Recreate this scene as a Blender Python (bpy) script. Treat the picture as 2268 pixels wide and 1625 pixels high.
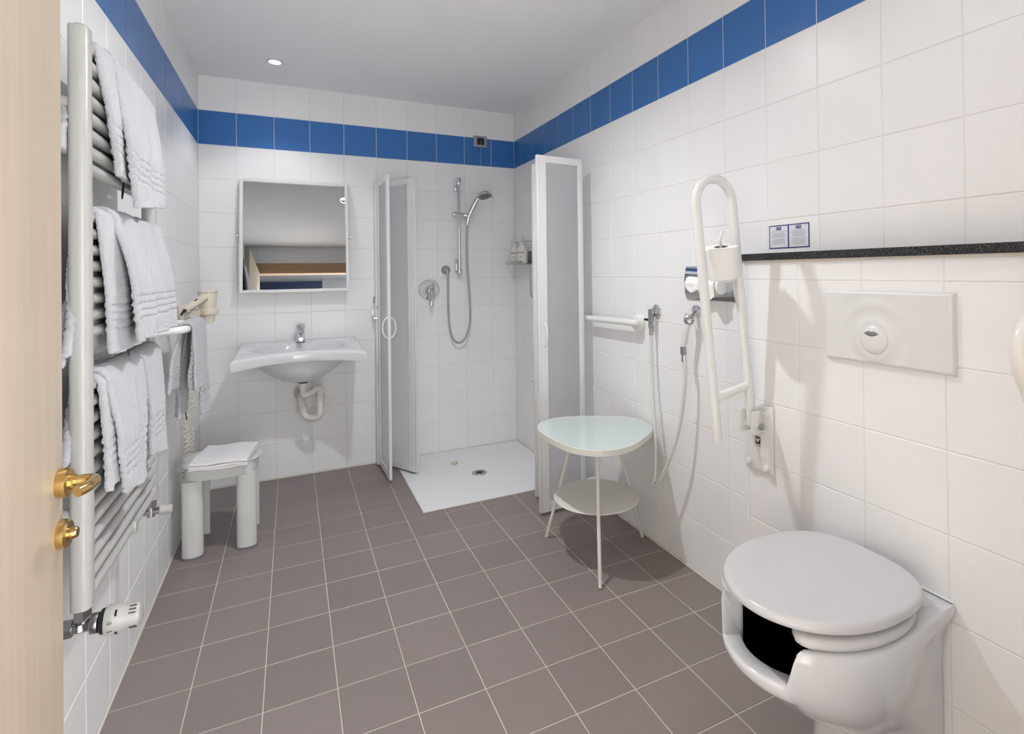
import bpy, bmesh, math, random
from mathutils import Vector, Matrix, noise as mnoise
random.seed(7)
PI = math.pi
S = bpy.context.scene
for o in list(bpy.data.objects): bpy.data.objects.remove(o)
COL = S.collection

# ------------------------------------------------------------------ camera, world, exposure
cd = bpy.data.cameras.new('camera'); cam = bpy.data.objects.new('camera', cd); COL.objects.link(cam); S.camera = cam
FPX, CX, CY = 1177.74, 1213.42, 592.94
cd.sensor_fit = 'HORIZONTAL'; cd.sensor_width = 36.0; cd.lens = FPX / 2268 * 36.0
cd.shift_x = (1134 - CX) / 2268; cd.shift_y = (CY - 812.5) / 2268
cd.clip_start = 0.01; cd.clip_end = 50
yaw, pitch, roll = 0.4485, 0.0078, -0.0119
f = Vector((math.sin(yaw) * math.cos(pitch), math.cos(yaw) * math.cos(pitch), math.sin(pitch)))
r = Vector((math.cos(yaw), -math.sin(yaw), 0)); u = r.cross(f)
r2 = r * math.cos(roll) + u * math.sin(roll); u2 = -r * math.sin(roll) + u * math.cos(roll)
m = Matrix((r2, u2, -f)).transposed().to_4x4(); m.translation = Vector((0.4861, -3.6485, 1.2401)); cam.matrix_world = m

w = bpy.data.worlds.new('world'); S.world = w; w.use_nodes = True
w.node_tree.nodes['Background'].inputs[0].default_value = (0.9, 0.93, 1.0, 1); w.node_tree.nodes['Background'].inputs[1].default_value = 0.35
S.view_settings.view_transform = 'Standard'; S.view_settings.look = 'None'
S.view_settings.exposure = 0.48; S.view_settings.gamma = 1.0; S.view_settings.use_curve_mapping = False
LAMP_W = 30.0      # each recessed downlight
HALL_FILL_W = 470.0      # added fill lamp in the hall, out of view

# ------------------------------------------------------------------ materials
def mat(name, col, rough=0.5, metal=0.0, bump=0.0, bscale=40.0, coat=0.0, var=0.0, vscale=8.0, spec=0.5, sheen=0.0, emit=None, orand=0.0, stretch=None, detail=3.0):
    M = bpy.data.materials.new(name); M.use_nodes = True
    nt = M.node_tree; b = nt.nodes['Principled BSDF']; L = nt.links
    b.inputs['Base Color'].default_value = (*col, 1); b.inputs['Roughness'].default_value = rough; b.inputs['Metallic'].default_value = metal
    b.inputs['Coat Weight'].default_value = coat; b.inputs['Specular IOR Level'].default_value = spec
    if sheen: b.inputs['Sheen Weight'].default_value = sheen; b.inputs['Sheen Roughness'].default_value = 0.6
    tc = nt.nodes.new('ShaderNodeTexCoord'); src = tc.outputs['Object']
    if stretch:
        mp = nt.nodes.new('ShaderNodeMapping'); mp.inputs['Scale'].default_value = stretch; L.new(src, mp.inputs[0]); src = mp.outputs[0]
    if bump:
        n = nt.nodes.new('ShaderNodeTexNoise'); n.inputs['Scale'].default_value = bscale; n.inputs['Detail'].default_value = detail
        bp = nt.nodes.new('ShaderNodeBump'); bp.inputs['Strength'].default_value = bump; bp.inputs['Distance'].default_value = 0.002
        L.new(src, n.inputs['Vector']); L.new(n.outputs['Fac'], bp.inputs['Height']); L.new(bp.outputs[0], b.inputs['Normal'])
    if var or orand:
        mx = nt.nodes.new('ShaderNodeHueSaturation'); mx.inputs['Color'].default_value = (*col, 1)
        ad = nt.nodes.new('ShaderNodeMath'); ad.operation = 'MULTIPLY_ADD'; ad.inputs[2].default_value = 1.0
        if var:
            n2 = nt.nodes.new('ShaderNodeTexNoise'); n2.inputs['Scale'].default_value = vscale; n2.inputs['Detail'].default_value = 4.0
            L.new(src, n2.inputs['Vector'])
            sb = nt.nodes.new('ShaderNodeMath'); sb.operation = 'SUBTRACT'; sb.inputs[1].default_value = 0.5
            L.new(n2.outputs['Fac'], sb.inputs[0]); L.new(sb.outputs[0], ad.inputs[0]); ad.inputs[1].default_value = var * 2
        else:
            oi = nt.nodes.new('ShaderNodeObjectInfo'); sb = nt.nodes.new('ShaderNodeMath'); sb.operation = 'SUBTRACT'; sb.inputs[1].default_value = 0.5
            L.new(oi.outputs['Random'], sb.inputs[0]); L.new(sb.outputs[0], ad.inputs[0]); ad.inputs[1].default_value = orand * 2
        L.new(ad.outputs[0], mx.inputs['Value']); L.new(mx.outputs[0], b.inputs['Base Color'])
    if emit:
        b.inputs['Emission Color'].default_value = (*emit[0], 1); b.inputs['Emission Strength'].default_value = emit[1]
    return M

TILE_W = mat('white_glazed_tile', (0.92, 0.92, 0.925), 0.30, spec=0.4, bump=0.05, bscale=9, orand=0.012)
TILE_B = mat('blue_glazed_tile', (0.039, 0.170, 0.475), 0.32, spec=0.4, bump=0.05, bscale=9, orand=0.04)
TILE_F = mat('taupe_floor_tile', (0.265, 0.222, 0.212), 0.42, bump=0.06, bscale=60, orand=0.05)
GROUT_W = mat('pale_wall_grout', (0.83, 0.825, 0.81), 0.8)
GROUT_F = mat('cream_floor_grout', (0.72, 0.66, 0.58), 0.85, var=0.15, vscale=5)
PLASTER = mat('white_ceiling_paint', (0.93, 0.93, 0.94), 0.85, bump=0.12, bscale=60)
SEAL = mat('silicone_sealant', (0.74, 0.70, 0.63), 0.5, var=0.12, vscale=20)
BEECH = mat('beech_laminate', (0.52, 0.43, 0.33), 0.42, var=0.16, vscale=3.0, stretch=(14, 14, 0.6))
BEECH2 = mat('beech_frame', (0.50, 0.31, 0.17), 0.45, var=0.15, vscale=3.0, stretch=(2, 14, 14))
BRASS = mat('polished_brass', (0.72, 0.50, 0.20), 0.16, 1.0)
BRASSD = mat('dark_brass', (0.45, 0.30, 0.12), 0.25, 1.0)
CHROME = mat('polished_chrome', (0.72, 0.73, 0.75), 0.07, 1.0)
CHROMED = mat('valve_chrome', (0.42, 0.42, 0.43), 0.28, 1.0)
STEEL = mat('brushed_steel', (0.50, 0.50, 0.50), 0.28, 1.0)
HOSEM = mat('steel_hose', (0.42, 0.40, 0.38), 0.3, 0.9, bump=0.4, bscale=400)
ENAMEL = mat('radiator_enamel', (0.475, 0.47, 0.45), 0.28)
RAILW = mat('white_coated_tube', (0.86, 0.86, 0.84), 0.22, coat=0.3)
CERAM = mat('white_ceramic', (0.76, 0.77, 0.79), 0.10, coat=0.4)
SEATM = mat('white_seat_plastic', (0.66, 0.66, 0.67), 0.2)
PLAST = mat('white_plastic', (0.80, 0.80, 0.80), 0.3)
PLASTG = mat('pale_grey_plastic', (0.66, 0.67, 0.64), 0.42)
PLASTC = mat('cream_plastic', (0.78, 0.71, 0.58), 0.35)
PIPEW = mat('white_pipe_plastic', (0.76, 0.74, 0.70), 0.32)
GREYP = mat('grey_rubber', (0.20, 0.20, 0.20), 0.6)
BLACKP = mat('black_plastic', (0.012, 0.012, 0.014), 0.5)
VOID = mat('black_bowl_inside', (0.003, 0.003, 0.003), 0.9, spec=0.0)  # plain matte black for the inside of the bowl
ALU = mat('white_lacquered_frame', (0.82, 0.82, 0.81), 0.3)
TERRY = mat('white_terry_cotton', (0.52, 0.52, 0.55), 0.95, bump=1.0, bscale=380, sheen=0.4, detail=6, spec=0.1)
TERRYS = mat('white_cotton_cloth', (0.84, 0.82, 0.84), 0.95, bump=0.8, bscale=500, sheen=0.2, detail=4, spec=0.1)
TISSUE = mat('white_tissue', (0.92, 0.92, 0.90), 0.95, bump=0.35, bscale=90, spec=0.1)
CARD = mat('brown_cardboard', (0.42, 0.33, 0.25), 0.9)
TRAYM = mat('shower_tray_acrylic', (0.90, 0.905, 0.92), 0.35)
TABLEM = mat('cream_table_steel', (0.78, 0.76, 0.69), 0.35)
PAPERW = mat('white_paper', (0.80, 0.82, 0.86), 0.7)
NAVY = mat('navy_print', (0.03, 0.04, 0.22), 0.6)
INK = mat('grey_print', (0.40, 0.40, 0.50), 0.7)
INKD = mat('dark_print', (0.05, 0.05, 0.06), 0.6)
BLUEP = mat('light_blue_print', (0.10, 0.35, 0.62), 0.5)
ORNG = mat('tan_print', (0.6, 0.30, 0.14), 0.5)
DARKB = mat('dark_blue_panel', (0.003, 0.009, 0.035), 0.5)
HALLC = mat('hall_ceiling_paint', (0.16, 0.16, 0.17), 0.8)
HALLW = mat('hall_wall_paint', (0.80, 0.79, 0.78), 0.8)
HALLF = mat('hall_floor_tile', (0.62, 0.61, 0.60), 0.9)
LENS = mat('glowing_lamp_lens', (1, 1, 1), 0.4, emit=((1.0, 0.93, 0.84), 9.0))
RINGM = mat('lamp_trim_ring', (0.62, 0.58, 0.54), 0.4, 0.4)
SOAP = mat('soap_bottle', (0.80, 0.77, 0.72), 0.35)

GRAN = mat('black_granite', (0.02, 0.02, 0.021), 0.22)
nt = GRAN.node_tree; n = nt.nodes.new('ShaderNodeTexNoise'); n.inputs['Scale'].default_value = 320; n.inputs['Detail'].default_value = 2
cr = nt.nodes.new('ShaderNodeValToRGB'); cr.color_ramp.elements[0].position = 0.5; cr.color_ramp.elements[0].color = (0.012, 0.012, 0.013, 1)
cr.color_ramp.elements[1].position = 0.72; cr.color_ramp.elements[1].color = (0.13, 0.13, 0.13, 1)
tc = nt.nodes.new('ShaderNodeTexCoord'); nt.links.new(tc.outputs['Object'], n.inputs['Vector']); nt.links.new(n.outputs['Fac'], cr.inputs[0])
nt.links.new(cr.outputs[0], nt.nodes['Principled BSDF'].inputs['Base Color'])

MIRR = mat('mirror_silver', (0.48, 0.49, 0.49), 0.0, 1.0)

FROST = bpy.data.materials.new('frosted_panel'); FROST.use_nodes = True
nt = FROST.node_tree; b = nt.nodes['Principled BSDF']; b.inputs['Base Color'].default_value = (0.93, 0.93, 0.94, 1); b.inputs['Roughness'].default_value = 0.55
b.inputs['Transmission Weight'].default_value = 0.7; b.inputs['IOR'].default_value = 1.15
n = nt.nodes.new('ShaderNodeTexNoise'); n.inputs['Scale'].default_value = 220; bp = nt.nodes.new('ShaderNodeBump'); bp.inputs['Strength'].default_value = 0.5; bp.inputs['Distance'].default_value = 0.002
nt.links.new(n.outputs['Fac'], bp.inputs['Height']); nt.links.new(bp.outputs[0], b.inputs['Normal'])
tr = nt.nodes.new('ShaderNodeBsdfTranslucent'); tr.inputs[0].default_value = (0.93, 0.93, 0.94, 1); ms = nt.nodes.new('ShaderNodeMixShader'); ms.inputs[0].default_value = 0.6
nt.links.new(b.outputs[0], ms.inputs[1]); nt.links.new(tr.outputs[0], ms.inputs[2]); nt.links.new(ms.outputs[0], nt.nodes['Material Output'].inputs[0])

TGLASS = mat('sea_green_tabletop_glass', (0.64, 0.735, 0.71), 0.12, coat=0.5)

# ------------------------------------------------------------------ geometry helpers
class B:
    def __init__(s): s.bm = bmesh.new()
    def _merge(s, t, mtx=None):
        if mtx is not None: bmesh.ops.transform(t, matrix=mtx, verts=t.verts)
        me = bpy.data.meshes.new('tmp'); t.to_mesh(me); t.free(); s.bm.from_mesh(me); bpy.data.meshes.remove(me); return s
    def box(s, lo, hi, bevel=0.0, seg=2, mtx=None):
        t = bmesh.new(); bmesh.ops.create_cube(t, size=1.0)
        lo, hi = Vector(lo), Vector(hi); d = hi - lo; c = (hi + lo) / 2
        for v in t.verts: v.co = Vector((v.co.x * d.x + c.x, v.co.y * d.y + c.y, v.co.z * d.z + c.z))
        if bevel: bmesh.ops.bevel(t, geom=t.edges[:], offset=bevel, segments=seg, profile=0.5, affect='EDGES')
        return s._merge(t, mtx)
    def lathe(s, prof, origin, axis=(0, 0, 1), seg=24, cap=True):
        t = bmesh.new(); a = Vector(axis).normalized()
        e1 = a.orthogonal().normalized(); e2 = a.cross(e1); o = Vector(origin); rows = []
        for (rad, h) in prof:
            rows.append([t.verts.new(o + a * h + (e1 * math.cos(2 * PI * i / seg) + e2 * math.sin(2 * PI * i / seg)) * rad) for i in range(seg)])
        for k in range(len(rows) - 1):
            for i in range(seg):
                j = (i + 1) % seg; t.faces.new((rows[k][i], rows[k][j], rows[k + 1][j], rows[k + 1][i]))
        if cap:
            t.faces.new(list(reversed(rows[0]))); t.faces.new(rows[-1])
        bmesh.ops.recalc_face_normals(t, faces=t.faces)
        return s._merge(t)
    def cyl(s, a, b, rad, seg=20, bev=0.0):
        a, b = Vector(a), Vector(b); h = (b - a).length
        if bev: pr = [(rad - bev, 0), (rad - bev * .3, bev * .3), (rad, bev), (rad, h - bev), (rad - bev * .3, h - bev * .3), (rad - bev, h)]
        else: pr = [(rad, 0), (rad, h)]
        return s.lathe(pr, a, b - a, seg)
    def tube(s, pts, rad, seg=14, cap=True, closed=False):
        t = bmesh.new(); P = [Vector(p) for p in pts]; n = len(P); rows = []
        tg = []
        for i in range(n):
            if closed: d = P[(i + 1) % n] - P[i - 1]
            else: d = P[min(i + 1, n - 1)] - P[max(i - 1, 0)]
            tg.append(d.normalized())
        nr = tg[0].orthogonal().normalized()
        for i in range(n):
            if i:
                ax = tg[i - 1].cross(tg[i])
                if ax.length > 1e-7: nr = Matrix.Rotation(tg[i - 1].angle(tg[i]), 3, ax) @ nr
            nr = (nr - tg[i] * nr.dot(tg[i])).normalized(); bn = tg[i].cross(nr)
            rr = rad(i / (n - 1)) if callable(rad) else rad
            rows.append([t.verts.new(P[i] + (nr * math.cos(2 * PI * k / seg) + bn * math.sin(2 * PI * k / seg)) * rr) for k in range(seg)])
        for i in range(n if closed else n - 1):
            j = (i + 1) % n
            for k in range(seg):
                l = (k + 1) % seg; t.faces.new((rows[i][k], rows[i][l], rows[j][l], rows[j][k]))
        if cap and not closed:
            t.faces.new(list(reversed(rows[0]))); t.faces.new(rows[-1])
        bmesh.ops.recalc_face_normals(t, faces=t.faces)
        return s._merge(t)
    def loft(s, rows, cap0=True, cap1=True, closed=True):
        t = bmesh.new(); R = [[t.verts.new(Vector(p)) for p in row] for row in rows]
        for i in range(len(R) - 1):
            k = len(R[i]); rng = k if closed else k - 1
            for a in range(rng):
                c = (a + 1) % k; t.faces.new((R[i][a], R[i][c], R[i + 1][c], R[i + 1][a]))
        if cap0: t.faces.new(list(reversed(R[0])))
        if cap1: t.faces.new(R[-1])
        bmesh.ops.recalc_face_normals(t, faces=t.faces)
        return s._merge(t)
    def prism(s, poly, lo, hi, mp):     # poly in 2D, mp(a, b, h) -> xyz
        return s.loft([[mp(a, b, lo) for a, b in poly], [mp(a, b, hi) for a, b in poly]])
    def quad(s, pts):
        t = bmesh.new(); t.faces.new([t.verts.new(Vector(p)) for p in pts]); return s._merge(t)

def fillet(pts, rad, n=6):
    P = [Vector(p) for p in pts]; out = [P[0]]
    for i in range(1, len(P) - 1):
        a, b, c = P[i - 1], P[i], P[i + 1]; d1 = (a - b); d2 = (c - b)
        k = min(rad, d1.length * .49, d2.length * .49); p = b + d1.normalized() * k; q = b + d2.normalized() * k
        for j in range(n + 1):
            t = j / n; out.append(p.lerp(b, t).lerp(b.lerp(q, t), t))
    out.append(P[-1]); return out

def spline(pts, n=10):
    P = [Vector(p) for p in pts]; out = []
    for i in range(len(P) - 1):
        p0 = P[i - 1] if i else P[0] * 2 - P[1]; p1, p2 = P[i], P[i + 1]; p3 = P[i + 2] if i + 2 < len(P) else P[-1] * 2 - P[-2]
        for j in range(n):
            t = j / n; out.append(0.5 * ((2 * p1) + (p2 - p0) * t + (2 * p0 - 5 * p1 + 4 * p2 - p3) * t * t + (3 * p1 - p0 - 3 * p2 + p3) * t ** 3))
    out.append(P[-1]); return out

BASE = {}
def finish(name, b, material, base, ang=35, smooth=True):
    bm = b.bm if isinstance(b, B) else b
    if base.length: bmesh.ops.translate(bm, vec=-base, verts=bm.verts)
    me = bpy.data.meshes.new(name); bm.to_mesh(me); bm.free()
    if smooth:
        for p in me.polygons: p.use_smooth = True
        me.set_sharp_from_angle(angle=math.radians(ang))
    me.materials.append(material)
    o = bpy.data.objects.new(name, me); COL.objects.link(o); return o
def tag(o, label, cat, group=None):
    o['label'] = label; o['category'] = cat
    if group: o['group'] = group
    return o
def thing(name, label, cat, base, group=None):
    o = bpy.data.objects.new(name, None); o.empty_display_size = 0.05; COL.objects.link(o); o.location = base; BASE[o] = Vector(base)
    return tag(o, label, cat, group)
def part(name, b, material, parent, label=None, ang=35, smooth=True):
    o = finish(name, b, material, BASE[parent], ang, smooth); o.parent = parent; BASE[o] = BASE[parent]
    if label: o['label'] = label
    return o
def solo(name, b, material, label, cat, base, group=None, ang=35):
    o = finish(name, b, material, Vector(base), ang); o.location = base; BASE[o] = Vector(base); return tag(o, label, cat, group)
def struct(name, b, material, ang=35, smooth=True):
    o = finish(name, b, material, Vector((0, 0, 0)), ang, smooth); o['kind'] = 'structure'; BASE[o] = Vector((0, 0, 0)); return o

# ------------------------------------------------------------------ room shell
W, H, FRONT = 1.975, 2.4082, -3.4
TW, GAP = 0.2002, 0.0028
TCACHE = {}
def tile_mesh(w_, h_, material, c=0.0016):
    k = (round(w_, 4), round(h_, 4), material.name)
    if k in TCACHE: return TCACHE[k]
    t = bmesh.new(); x, y = w_ / 2, h_ / 2
    def ring(a, z): return [t.verts.new((sx * (x - a), sy * (y - a), z)) for sx, sy in ((-1, -1), (1, -1), (1, 1), (-1, 1))]
    r0, r1, r2 = ring(0, -0.006), ring(0, -0.0011), ring(c, 0)
    for A, Bq in ((r0, r1), (r1, r2)):
        for i in range(4): t.faces.new((A[i], A[(i + 1) % 4], Bq[(i + 1) % 4], Bq[i]))
    t.faces.new(r2)
    me = bpy.data.meshes.new('tile'); t.to_mesh(me); t.free(); me.materials.append(material); TCACHE[k] = me; return me
def lay(parent, name, u0, u1, v0, v1, frame, material):
    o_, eu, ev = frame
    if u1 - u0 < 0.008 or v1 - v0 < 0.008: return
    me = tile_mesh(u1 - u0 - GAP, v1 - v0 - GAP, material)
    o = bpy.data.objects.new(name, me); COL.objects.link(o); o.parent = parent
    en = eu.cross(ev); m = Matrix((eu, ev, en)).transposed().to_4x4()
    m = m @ Matrix.Rotation(random.uniform(-1, 1) * 0.0012, 4, 'X') @ Matrix.Rotation(random.uniform(-1, 1) * 0.0012, 4, 'Y')
    m.translation = o_ + eu * (u0 + u1) / 2 + ev * (v0 + v1) / 2
    o.matrix_basis = m
    return o
ROWS = [0.006] + [0.0082 + 0.2 * k for k in range(1, 13)]
def tile_wall(parent, frame, ucuts, rows=ROWS, skip=None):
    for i in range(len(ucuts) - 1):
        for k in range(len(rows) - 1):
            u0, u1, v0, v1 = ucuts[i], ucuts[i + 1], rows[k], rows[k + 1]
            if skip and skip(u0, u1, v0, v1): continue
            blue = abs(v0 - 2.0082) < 0.01
            lay(parent, 'blue_tile' if blue else 'wall_tile', u0, u1, v0, v1, frame, TILE_B if blue else TILE_W)
X, Y, Z = Vector((1, 0, 0)), Vector((0, 1, 0)), Vector((0, 0, 1))
G = 0.0014
# back wall: faces -y ; u along +x
wb = struct('wall_back', B().box((-0.12, G, -0.05), (W + 0.12, 0.12, H + 0.05)), GROUT_W, smooth=False)
cu = [0.0] + [0.1932 + TW * k for k in range(0, 9)] + [W]
tile_wall(wb, (Vector((0, 0, 0)), X, Z), cu)
# left wall: faces +x ; u runs from the front (-y) to the back
wl = struct('wall_left', B().box((-0.12, FRONT, -0.05), (-G, G, H + 0.05)), GROUT_W, smooth=False)
cu = sorted([0.0, FRONT] + [-(0.0833 + TW * k) for k in range(0, 18) if 0.0833 + TW * k < 3.48])
tile_wall(wl, (Vector((0, 0, 0)), Y, Z), cu)
# right wall: faces -x ; u runs along -y
wr = struct('wall_right', B().box((W + G, FRONT, -0.05), (W + 0.12, G, H + 0.05)), GROUT_W, smooth=False)
cu = [0.0] + [0.1164 + TW * k for k in range(0, 17)] + [-FRONT]
tile_wall(wr, (Vector((W, 0, 0)), -Y, Z), cu, skip=lambda a, b_, c, d: a > 2.30 and d < 1.25)
# boxed-out wall with the hidden cistern
BX, BY = 1.88, -2.297
wx = struct('wall_right_boxing', B().box((BX + G, FRONT, -0.02), (W + 0.004, BY - G, 1.264)), GROUT_W, smooth=False)
brow = [0.006] + [0.206 + 0.2 * k for k in range(0, 6)] + [1.2635]
tile_wall(wx, (Vector((BX, 0, 0)), -Y, Z), [2.297, 2.312, 2.513, 2.7155, 2.9185, 3.12, 3.32, 3.4], rows=brow)
tile_wall(wx, (Vector((0, BY, 0)), -X, Z), [-W, -BX], rows=brow)
gr = struct('trim_granite_ledge', B().box((1.866, FRONT, 1.2695), (W - 0.0005, BY + 0.006, 1.2925), 0.0015, 1), GRAN)
struct('trim_ledge_joint', B().box((1.874, FRONT, 1.2635), (W - 0.001, BY, 1.2695)), SEAL, smooth=False)
# front wall with doorway (behind the camera, seen in the mirror)
DX0, DX1, DH = 0.118, 1.165, 2.13
fb = B().box((-0.12, FRONT - 0.1, -0.05), (DX0, FRONT - G, H + 0.05)).box((DX1, FRONT - 0.1, -0.05), (W + 0.12, FRONT - G, H + 0.05)).box((DX0, FRONT - 0.1, DH), (DX1, FRONT - G, H + 0.05))
wf = struct('wall_front', fb, GROUT_W, smooth=False)
tile_wall(wf, (Vector((W, FRONT, 0)), -X, Z), [0, 0.06, 0.26, 0.46, 0.66, W - DX1], rows=ROWS)
tile_wall(wf, (Vector((W, FRONT, 0)), -X, Z), [W - DX1 + 0.0, W - DX1 + 0.06, W - DX1 + 0.26, W - DX1 + 0.46, W - DX1 + 0.66, W - DX1 + 0.86, W - DX0], rows=[2.2082, 2.4082])
tile_wall(wf, (Vector((W, FRONT, 0)), -X, Z), [W - DX0, W], rows=ROWS)
fr = B()
fr.box((DX0 - 0.06, FRONT, 0.0), (DX0 + 0.03, FRONT + 0.012, 2.205), 0.003).box((DX1 - 0.03, FRONT, 0.0), (DX1 + 0.06, FRONT + 0.012, 2.205), 0.003)
fr.box((DX0 + 0.03, FRONT, 2.10), (DX1 - 0.03, FRONT + 0.012, 2.205), 0.003)
fr.box((DX0, FRONT - 0.1, 0), (DX0 + 0.025, FRONT, 2.11)).box((DX1 - 0.025, FRONT - 0.1, 0), (DX1, FRONT, 2.11)).box((DX0, FRONT - 0.1, 2.085), (DX1, FRONT, 2.11))
struct('trim_door_frame', fr, BEECH2)
struct('ceiling', B().box((-0.12, FRONT - 0.1, H), (W + 0.12, 0.12, H + 0.1)), PLASTER, smooth=False)
# cornice caulk lines
struct('trim_ceiling_caulk', B().tube([(0.001, FRONT, H - 0.001), (0.001, -0.001, H - 0.001), (W - 0.001, -0.001, H - 0.001), (W - 0.001, FRONT, H - 0.001)], 0.0035, 6), PLASTER)
# floor
TRX0, TRY0 = 1.092, -0.872
fl = struct('floor', B().box((-0.12, FRONT - 0.1, -0.08), (W + 0.12, 0.12, -G)), GROUT_F, smooth=False)
fx = [0.002] + [0.2033 + 0.1988 * k - 0.1988 * 0 for k in range(0, 9)] + [W - 0.002]
fy = [-0.002] + [-1.7229 + 0.2003 * k for k in range(8, -9, -1)] + [FRONT + 0.01]
fy = [v for v in fy if v >= FRONT + 0.005]
for i in range(len(fx) - 1):
    for k in range(len(fy) - 1):
        x0, x1, y1, y0 = fx[i], fx[i + 1], fy[k], fy[k + 1]
        if y0 > TRY0 - 0.012 and x0 > TRX0 - 0.012: continue
        if y1 <= TRY0 or x1 <= TRX0:
            if x0 > BX - 0.1 and y1 < BY: x1 = min(x1, BX - 0.001)
            lay(fl, 'floor_tile', x0, x1, y0, y1, (Vector((0, 0, 0)), X, Y), TILE_F)
        elif y0 >= TRY0: lay(fl, 'floor_tile', x0, TRX0, y0, y1, (Vector((0, 0, 0)), X, Y), TILE_F)
        elif x0 >= TRX0: lay(fl, 'floor_tile', x0, x1, y0, TRY0, (Vector((0, 0, 0)), X, Y), TILE_F)
        else:
            g = GAP / 2; q = [(x0 + g, y0 + g), (x1 - g, y0 + g), (x1 - g, TRY0 - g), (TRX0 - g, TRY0 - g), (TRX0 - g, y1 - g), (x0 + g, y1 - g)]
            part('floor_tile', B().prism(q, -0.006, 0.0, lambda a, b_, h: (a, b_, h)), TILE_F, fl, smooth=False)
struct('baseboard_sealant', B().tube([(0.002, FRONT + .02, 0.002), (0.002, -0.002, 0.002), (1.08, -0.002, 0.002)], 0.004, 6).tube([(W - 0.002, -0.89, 0.002), (W - 0.002, BY, 0.002)], 0.005, 6).tube([(BX - 0.002, BY, 0.002), (BX - 0.002, FRONT + .02, 0.002)], 0.004, 6), SEAL)
# hall beyond the doorway
struct('floor_hall', B().box((-1.5, -5.3, -0.08), (3.0, FRONT - 0.1, -0.005)), HALLF, smooth=False)
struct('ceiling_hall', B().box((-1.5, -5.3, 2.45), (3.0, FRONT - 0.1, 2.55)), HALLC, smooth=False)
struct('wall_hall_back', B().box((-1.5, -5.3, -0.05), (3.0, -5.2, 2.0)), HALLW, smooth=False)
struct('trim_hall_blue_strip', B().box((-1.5, -5.3, 2.0), (0.90, -5.19, 2.41)), DARKB, smooth=False)  # dark blue kept to the mirrored strip; white wall below bounces fill light
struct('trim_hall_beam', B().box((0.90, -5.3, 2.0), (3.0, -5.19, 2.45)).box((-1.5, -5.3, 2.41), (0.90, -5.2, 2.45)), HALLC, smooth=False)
struct('wall_hall_left', B().box((-1.6, -5.3, -0.05), (-1.5, FRONT - 0.1, 2.5)), HALLW, smooth=False)
struct('wall_hall_right', B().box((3.0, -5.3, -0.05), (3.1, FRONT - 0.1, 2.5)), HALLW, smooth=False)

# door
dr = thing('door_1', 'open beech laminate door leaf with brass lever handle at the left edge', 'door', (0.152, -3.398, 0)); dr['kind'] = 'structure'
dang = math.atan2(-0.041, 0.998)
dm = Matrix.Translation((0.152, -3.398, 0)) @ Matrix.Rotation(-dang, 4, 'Z')
part('door_leaf', B().box((-0.042, 0.0, 0.01), (0.0, 0.998, 2.085), 0.002, 1, mtx=dm), BEECH, dr)
fxx, fyy = 0.1125, -2.426
hz = 0.878
lv = B().tube(fillet([(fxx + 0.004, fyy, hz), (fxx + 0.055, fyy + 0.004, hz + 0.001), (fxx + 0.053, fyy - 0.050, hz + 0.001), (fxx + 0.044, fyy - 0.064, hz)], 0.030, 10), 0.0090, 18)
h = part('lever_handle', lv, BRASS, dr, 'polished brass lever')
part('rosette', B().lathe([(0.0235, 0), (0.025, 0.003), (0.025, 0.015), (0.022, 0.018), (0.0135, 0.0185), (0.0135, 0.024)], (fxx - 0.0005, fyy, hz), (1, 0, 0), 28), BRASS, h)
k = part('lock_rosette', B().lathe([(0.0235, 0), (0.025, 0.003), (0.025, 0.012), (0.021, 0.0155)], (fxx - 0.0005, fyy + 0.002, 0.787), (1, 0, 0), 28), BRASS, dr)
part('thumb_turn', B().lathe([(0.0105, 0.0), (0.0105, 0.008), (0.0085, 0.011)], (fxx + 0.015, fyy + 0.002, 0.787), (1, 0, 0), 20), BRASSD, k)

# ------------------------------------------------------------------ downlights (each with its own lamp)
def downlight(x, y, label, ener=1.0, cone=106, blend=0.35, wide=0.5):
    t = thing('ceiling_downlight', label, 'light', (x, y, H), 'recessed ceiling downlights')
    part('trim_ring', B().lathe([(0.031, -0.003), (0.036, -0.005), (0.041, -0.003), (0.0425, 0.001)], (x, y, H), (0, 0, 1), 32, cap=False), RINGM, t)
    part('lens', B().lathe([(0.0315, -0.0025), (0.0, -0.0035)], (x, y, H), (0, 0, 1), 32, cap=False), LENS, t)
    l = bpy.data.lights.new('downlight_lamp', 'SPOT'); l.energy = LAMP_W * ener; l.color = (0.965, 0.985, 1.0); l.spot_size = math.radians(cone); l.spot_blend = blend; l.shadow_soft_size = 0.03
    lo = bpy.data.objects.new('downlight_lamp', l); COL.objects.link(lo); lo.parent = t; lo.location = (0, 0, -0.012)
    l = bpy.data.lights.new('downlight_spill', 'SPOT'); l.energy = LAMP_W * ener * wide; l.color = (0.965, 0.985, 1.0); l.spot_size = math.radians(160); l.spot_blend = 0.9; l.shadow_soft_size = 0.031
    lo = bpy.data.objects.new('downlight_spill', l); COL.objects.link(lo); lo.parent = t; lo.location = (0, 0, -0.012)
downlight(0.41, -0.39, 'small round recessed downlight in the ceiling above the washbasin corner', 0.22, 106, 0.45, 0.10)
downlight(0.94, -1.77, 'recessed downlight in the middle of the ceiling, reflected in the mirror', 0.3, 120, 0.6, 5.0)
downlight(1.47, -3.15, 'recessed downlight in the ceiling near the doorway above the toilet', 0.06, 150, 1.0, 2.6)
l = bpy.data.lights.new('hall_fill_lamp', 'AREA'); l.energy = HALL_FILL_W; l.size = 0.7; l.color = (0.95, 0.975, 1.0)  # added fill lamp; its bounce off the white hall brightens the room
hl = thing('hall_fill_panel', 'added square fill lamp panel in the hall, out of view', 'light', (2.6, -3.93, 2.45))
part('diffuser', B().box((2.25, -4.28, 2.435), (2.95, -3.58, 2.4495), 0.004), LENS, hl)
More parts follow.
